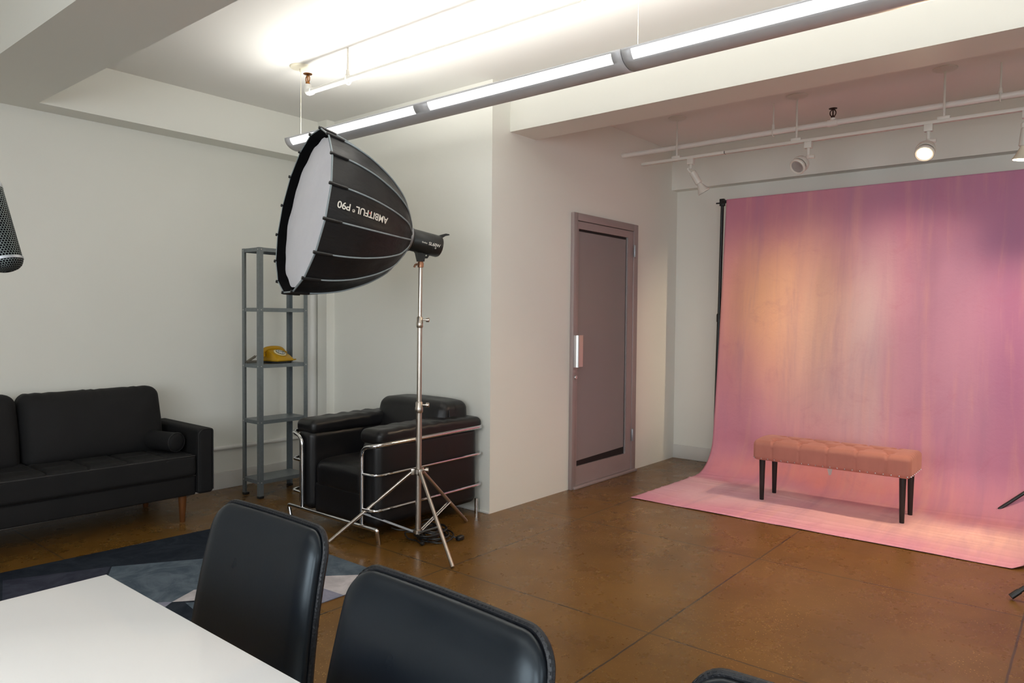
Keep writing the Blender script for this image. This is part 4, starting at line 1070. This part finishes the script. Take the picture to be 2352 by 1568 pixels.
# cable pile under the stand
t = thing('power_cable', 'black coiled power cable heap on the floor under the tripod stand', 'cable', (2.915, 2.985, 0.0))
bm = B()
random.seed(11)
for k in range(9):
    cx_, cy_ = random.uniform(-.03, .03), random.uniform(-.05, .03); ra, rb_ = random.uniform(0.05, 0.085), random.uniform(0.085, 0.14); ro = random.uniform(-.35, .35) - 0.9
    pts = []
    for j in range(9):
        a = 2 * PI * j / 9; x, y = ra * math.cos(a), rb_ * math.sin(a)
        pts.append((cx_ + x * math.cos(ro) - y * math.sin(ro), cy_ + x * math.sin(ro) + y * math.cos(ro), 0.008 + 0.0062 * k + random.uniform(0, .008)))
    tube(bm, catmull(pts, 5, True), 0.0048, 8, True)
tube(bm, catmull([(-0.06, 0.03, 0.03), (-0.11, 0.10, 0.035), (-0.13, 0.06, 0.012), (-0.12, 0.0, 0.007), (-0.14, -0.06, 0.007)], 6), 0.0045, 8)
tube(bm, catmull([(0.03, -0.04, 0.02), (0.04, -0.12, 0.02), (0.055, -0.15, 0.012)], 6), 0.0048, 8)
tube(bm, catmull([(-0.16, 0.165, 0.058), (-0.14, 0.12, 0.05), (-0.08, 0.06, 0.05), (-0.02, 0.03, 0.05)], 6), 0.0045, 8)
obj('cord', bm, M['cable'], t)
obj('plug', move(rbox((0.05, 0.03, 0.026), 0.008, (2, 2, 2)), (0.065, -0.165, 0.0145)), M['cable'], t)
obj('plug', mlathe([(0, 0), (0.010, 0.002), (0.012, 0.02), (0.007, 0.03), (0, 0.03)], 12, axis((-0.142, -0.058, 0.0125), (-0.15, -1, 0))), M['cable'], t)

# ------------------------------------------------------------------ dining table
TX, TY = 0.605, 1.567
t = thing('dining_table', 'white topped dining table in the lower left corner', 'table', (TX - 0.42, TY - 0.80, 0))
bm = B(); box(bm, (-0.42, -0.82, 0.718), (0.42, 0.80, 0.740), 0.002); obj('tabletop', bm, M['table'], t)
bm = B()
for (a, b_) in (((-0.36, 0.72), (0.36, 0.74)), ((-0.36, -0.76), (0.36, -0.74)), ((-0.36, -0.74), (-0.34, 0.72)), ((0.34, -0.74), (0.36, 0.72))): box(bm, (a[0], a[1], 0.66), (b_[0], b_[1], 0.718))
obj('apron', bm, M['tableedge'], t)
for x in (-0.35, 0.35):
    for y in (-0.75, 0.73): obj('leg', mbox((x - .025, y - .025, 0.008 if y > 0 else 0.0), (x + .025, y + .025, 0.718), 0.003), M['tableedge'], t)

# ------------------------------------------------------------------ dining chairs (face -X)
CB_H, CW = 0.42, 0.442
def chair_back_fn(q):
    # q: x thickness, y width, z height around 0
    k = (q.z + CB_H / 2) / CB_H
    w = 1.0 - 0.12 * k
    x = q.x * (1.0 if q.x > 0 else 1.15) + 0.02 * k + 0.05 * k * k + (0.012 * (abs(q.y) / 0.21) ** 2) * -1 * 0.6
    return (x, q.y * w, q.z)
def chair(label):
    t = thing('dining_chair', label, 'chair', (0, 0, 0), group='black leather chairs along the white table')
    bm = rbox((0.11, CW, CB_H), 0.052, (4, 16, 16), chair_back_fn, 6, (0, 0.040)); move(bm, (0.0, 0, 0.43 + CB_H / 2))
    bk = obj('backrest', bm, M['chairleather'], t, sharp=75)
    # stitched edge band round the outline
    out = []; r = 0.048; hw, hh = CW / 2, CB_H / 2
    cs = [(hw, -hh)] + [(hw - r + r * math.cos(a), hh - r + r * math.sin(a)) for a in [PI / 2 * j / 8 for j in range(9)]] + [(-hw + r - r * math.sin(a), hh - r + r * math.cos(a)) for a in [PI / 2 * j / 8 for j in range(9)]] + [(-hw, -hh)]
    dense = []
    for a, b in zip(cs, cs[1:]):
        n = max(1, int(math.hypot(b[0] - a[0], b[1] - a[1]) / 0.03))
        for j in range(n): dense.append((a[0] + (b[0] - a[0]) * j / n, a[1] + (b[1] - a[1]) * j / n))
    dense.append(cs[-1]); pts = []; k0 = 0
    for (y, z) in dense:
        p = V3(chair_back_fn(V3((0.012, y * 0.995, z)))); pts.append(p + V3((0, 0, 0.43 + hh)))
    obj('edge_piping', mtube(pts, 0.0065, 8), M['chairedge'], bk)
    bm = B()
    for i in range(len(pts) - 1):
        L2 = (pts[i + 1] - pts[i]).length; n = max(1, int(L2 / 0.0065))
        for j in range(n):
            p = pts[i].lerp(pts[i + 1], (j + 0.3) / n); q = pts[i].lerp(pts[i + 1], (j + 0.75) / n)
            c = V3((0, 0, 0.43 + 0.2)); o_ = (V3((0, p.y, p.z)) - c).normalized() * 0.0046 + V3((-0.0046, 0, 0))
            tube(bm, [p + o_, q + o_], 0.0008, 5)
    obj('stitching', bm, M['chairedge'], bk)
    def seatf(q): return (q.x, q.y * (1 - 0.05 * (q.x / 0.21)), q.z + 0.008 * max(0, 1 - (q.x / .22) ** 2) * (1 if q.z > 0 else 0))
    bm = rbox((0.43, CW, 0.10), 0.045, (12, 12, 2), seatf, 5, (2, 0.055)); move(bm, (-0.20, 0, 0.455))
    obj('seat', bm, M['chairleather'], t, sharp=75)
    for (x, y, lean) in ((-0.385, -0.185, -0.01), (-0.385, 0.185, -0.01), (-0.005, -0.185, 0.05), (-0.005, 0.185, 0.05)):
        bm = B(); vs0 = [(-.016, -.016), (.016, -.016), (.016, .016), (-.016, .016)]
        a = [bm.verts.new((x + lean + p * .7, y + q * .7, 0)) for p, q in vs0]; b = [bm.verts.new((x + p, y + q, 0.432)) for p, q in vs0]
        bm.faces.new(a[::-1]); bm.faces.new(b)
        for i in range(4): bm.faces.new((a[i], a[(i + 1) % 4], b[(i + 1) % 4], b[i]))
        obj('leg', bm, M['legblack'], t)
    return t
c1 = chair('black leather dining chair at the table corner, farthest of the row')
c1.location = (0.782, 1.355, 0.0); c1.rotation_euler = (0, 0, 0)
c2 = dup(c1, (0.700, 0.764, 0), math.radians(-2.5), 'black leather dining chair in the middle of the row, large in the foreground'); c2.scale = (1, 1.09, 1)
dup(c1, (0.740, 0.182, 0), 0.0, 'black leather dining chair with only its top edge showing at the bottom edge')

# ------------------------------------------------------------------ microphone on a boom stand (mostly outside the frame on the left)
m0 = V3((0.4763, 1.7110, 1.3750)); m1 = V3((0.4588, 1.7375, 1.4815)); ax_m = (m1 - m0).normalized()
t = thing('microphone', 'grey hexagonal mesh microphone hanging down at the left edge', 'microphone', m0, rot=ax_m.to_track_quat('Z', 'Y').to_euler())
bm = B(); uvl = bm.loops.layers.uv.new('UVMap'); MR = 0.0305; SEG = 48
prof = [(0.004, -0.0195), (0.012, -0.0185), (0.02, -0.0155), (0.026, -0.0105), (0.0295, -0.004), (MR, 0.0), (MR, 0.03), (MR, 0.09), (MR, 0.15), (0.0285, 0.156)]
arc = [0]; 
for (a, b), (c, d) in zip(prof, prof[1:]): arc.append(arc[-1] + math.hypot(c - a, d - b))
rings = [[bm.verts.new((r * math.cos(2 * PI * k / SEG), r * math.sin(2 * PI * k / SEG), z)) for k in range(SEG)] for r, z in prof]
for i in range(len(prof) - 1):
    for k in range(SEG):
        f = bm.faces.new((rings[i][k], rings[i][(k + 1) % SEG], rings[i + 1][(k + 1) % SEG], rings[i + 1][k]))
        for lp, (kk, ii) in zip(f.loops, ((k, i), (k + 1, i), (k + 1, i + 1), (k, i + 1))): lp[uvl].uv = (kk / SEG * 0.0052 * 36, arc[ii])
bm.faces.new(rings[0][::-1]); bm.faces.new(rings[-1])
obj('mesh_grille', bm, M['grille'], t, sharp=60)
obj('grille_band', mlathe([(MR - .001, 0.0005), (MR + 0.0012, 0.0008), (MR + 0.0012, 0.006), (MR - .001, 0.0063)], 48), M['alu'], t)
obj('body', mlathe([(0.0310, 0.150), (0.0312, 0.158), (0.028, 0.170), (0.021, 0.20), (0.019, 0.26), (0.0, 0.262)], 36), M['alu'], t)
t2 = thing('microphone_stand', 'boom stand carrying the mesh microphone, just outside the left edge', 'stand', (-0.10, 2.05, 0))
e_ = m0 + ax_m * 0.262 - V3((-0.10, 2.05, 0))
obj('base', mlathe([(0.0, 0.0), (0.14, 0.0), (0.14, 0.012), (0.03, 0.022), (0.0, 0.022)], 32), M['black'], t2)
obj('pole', mtube([(0, 0, 0.02), (0, 0, 1.85)], 0.012, 12), M['black'], t2)
obj('boom_arm', mtube(fillet([(0, 0, 1.85), e_ + V3((-0.03, 0.02, 0.12)), e_], 0.05), 0.009, 10), M['black'], t2)
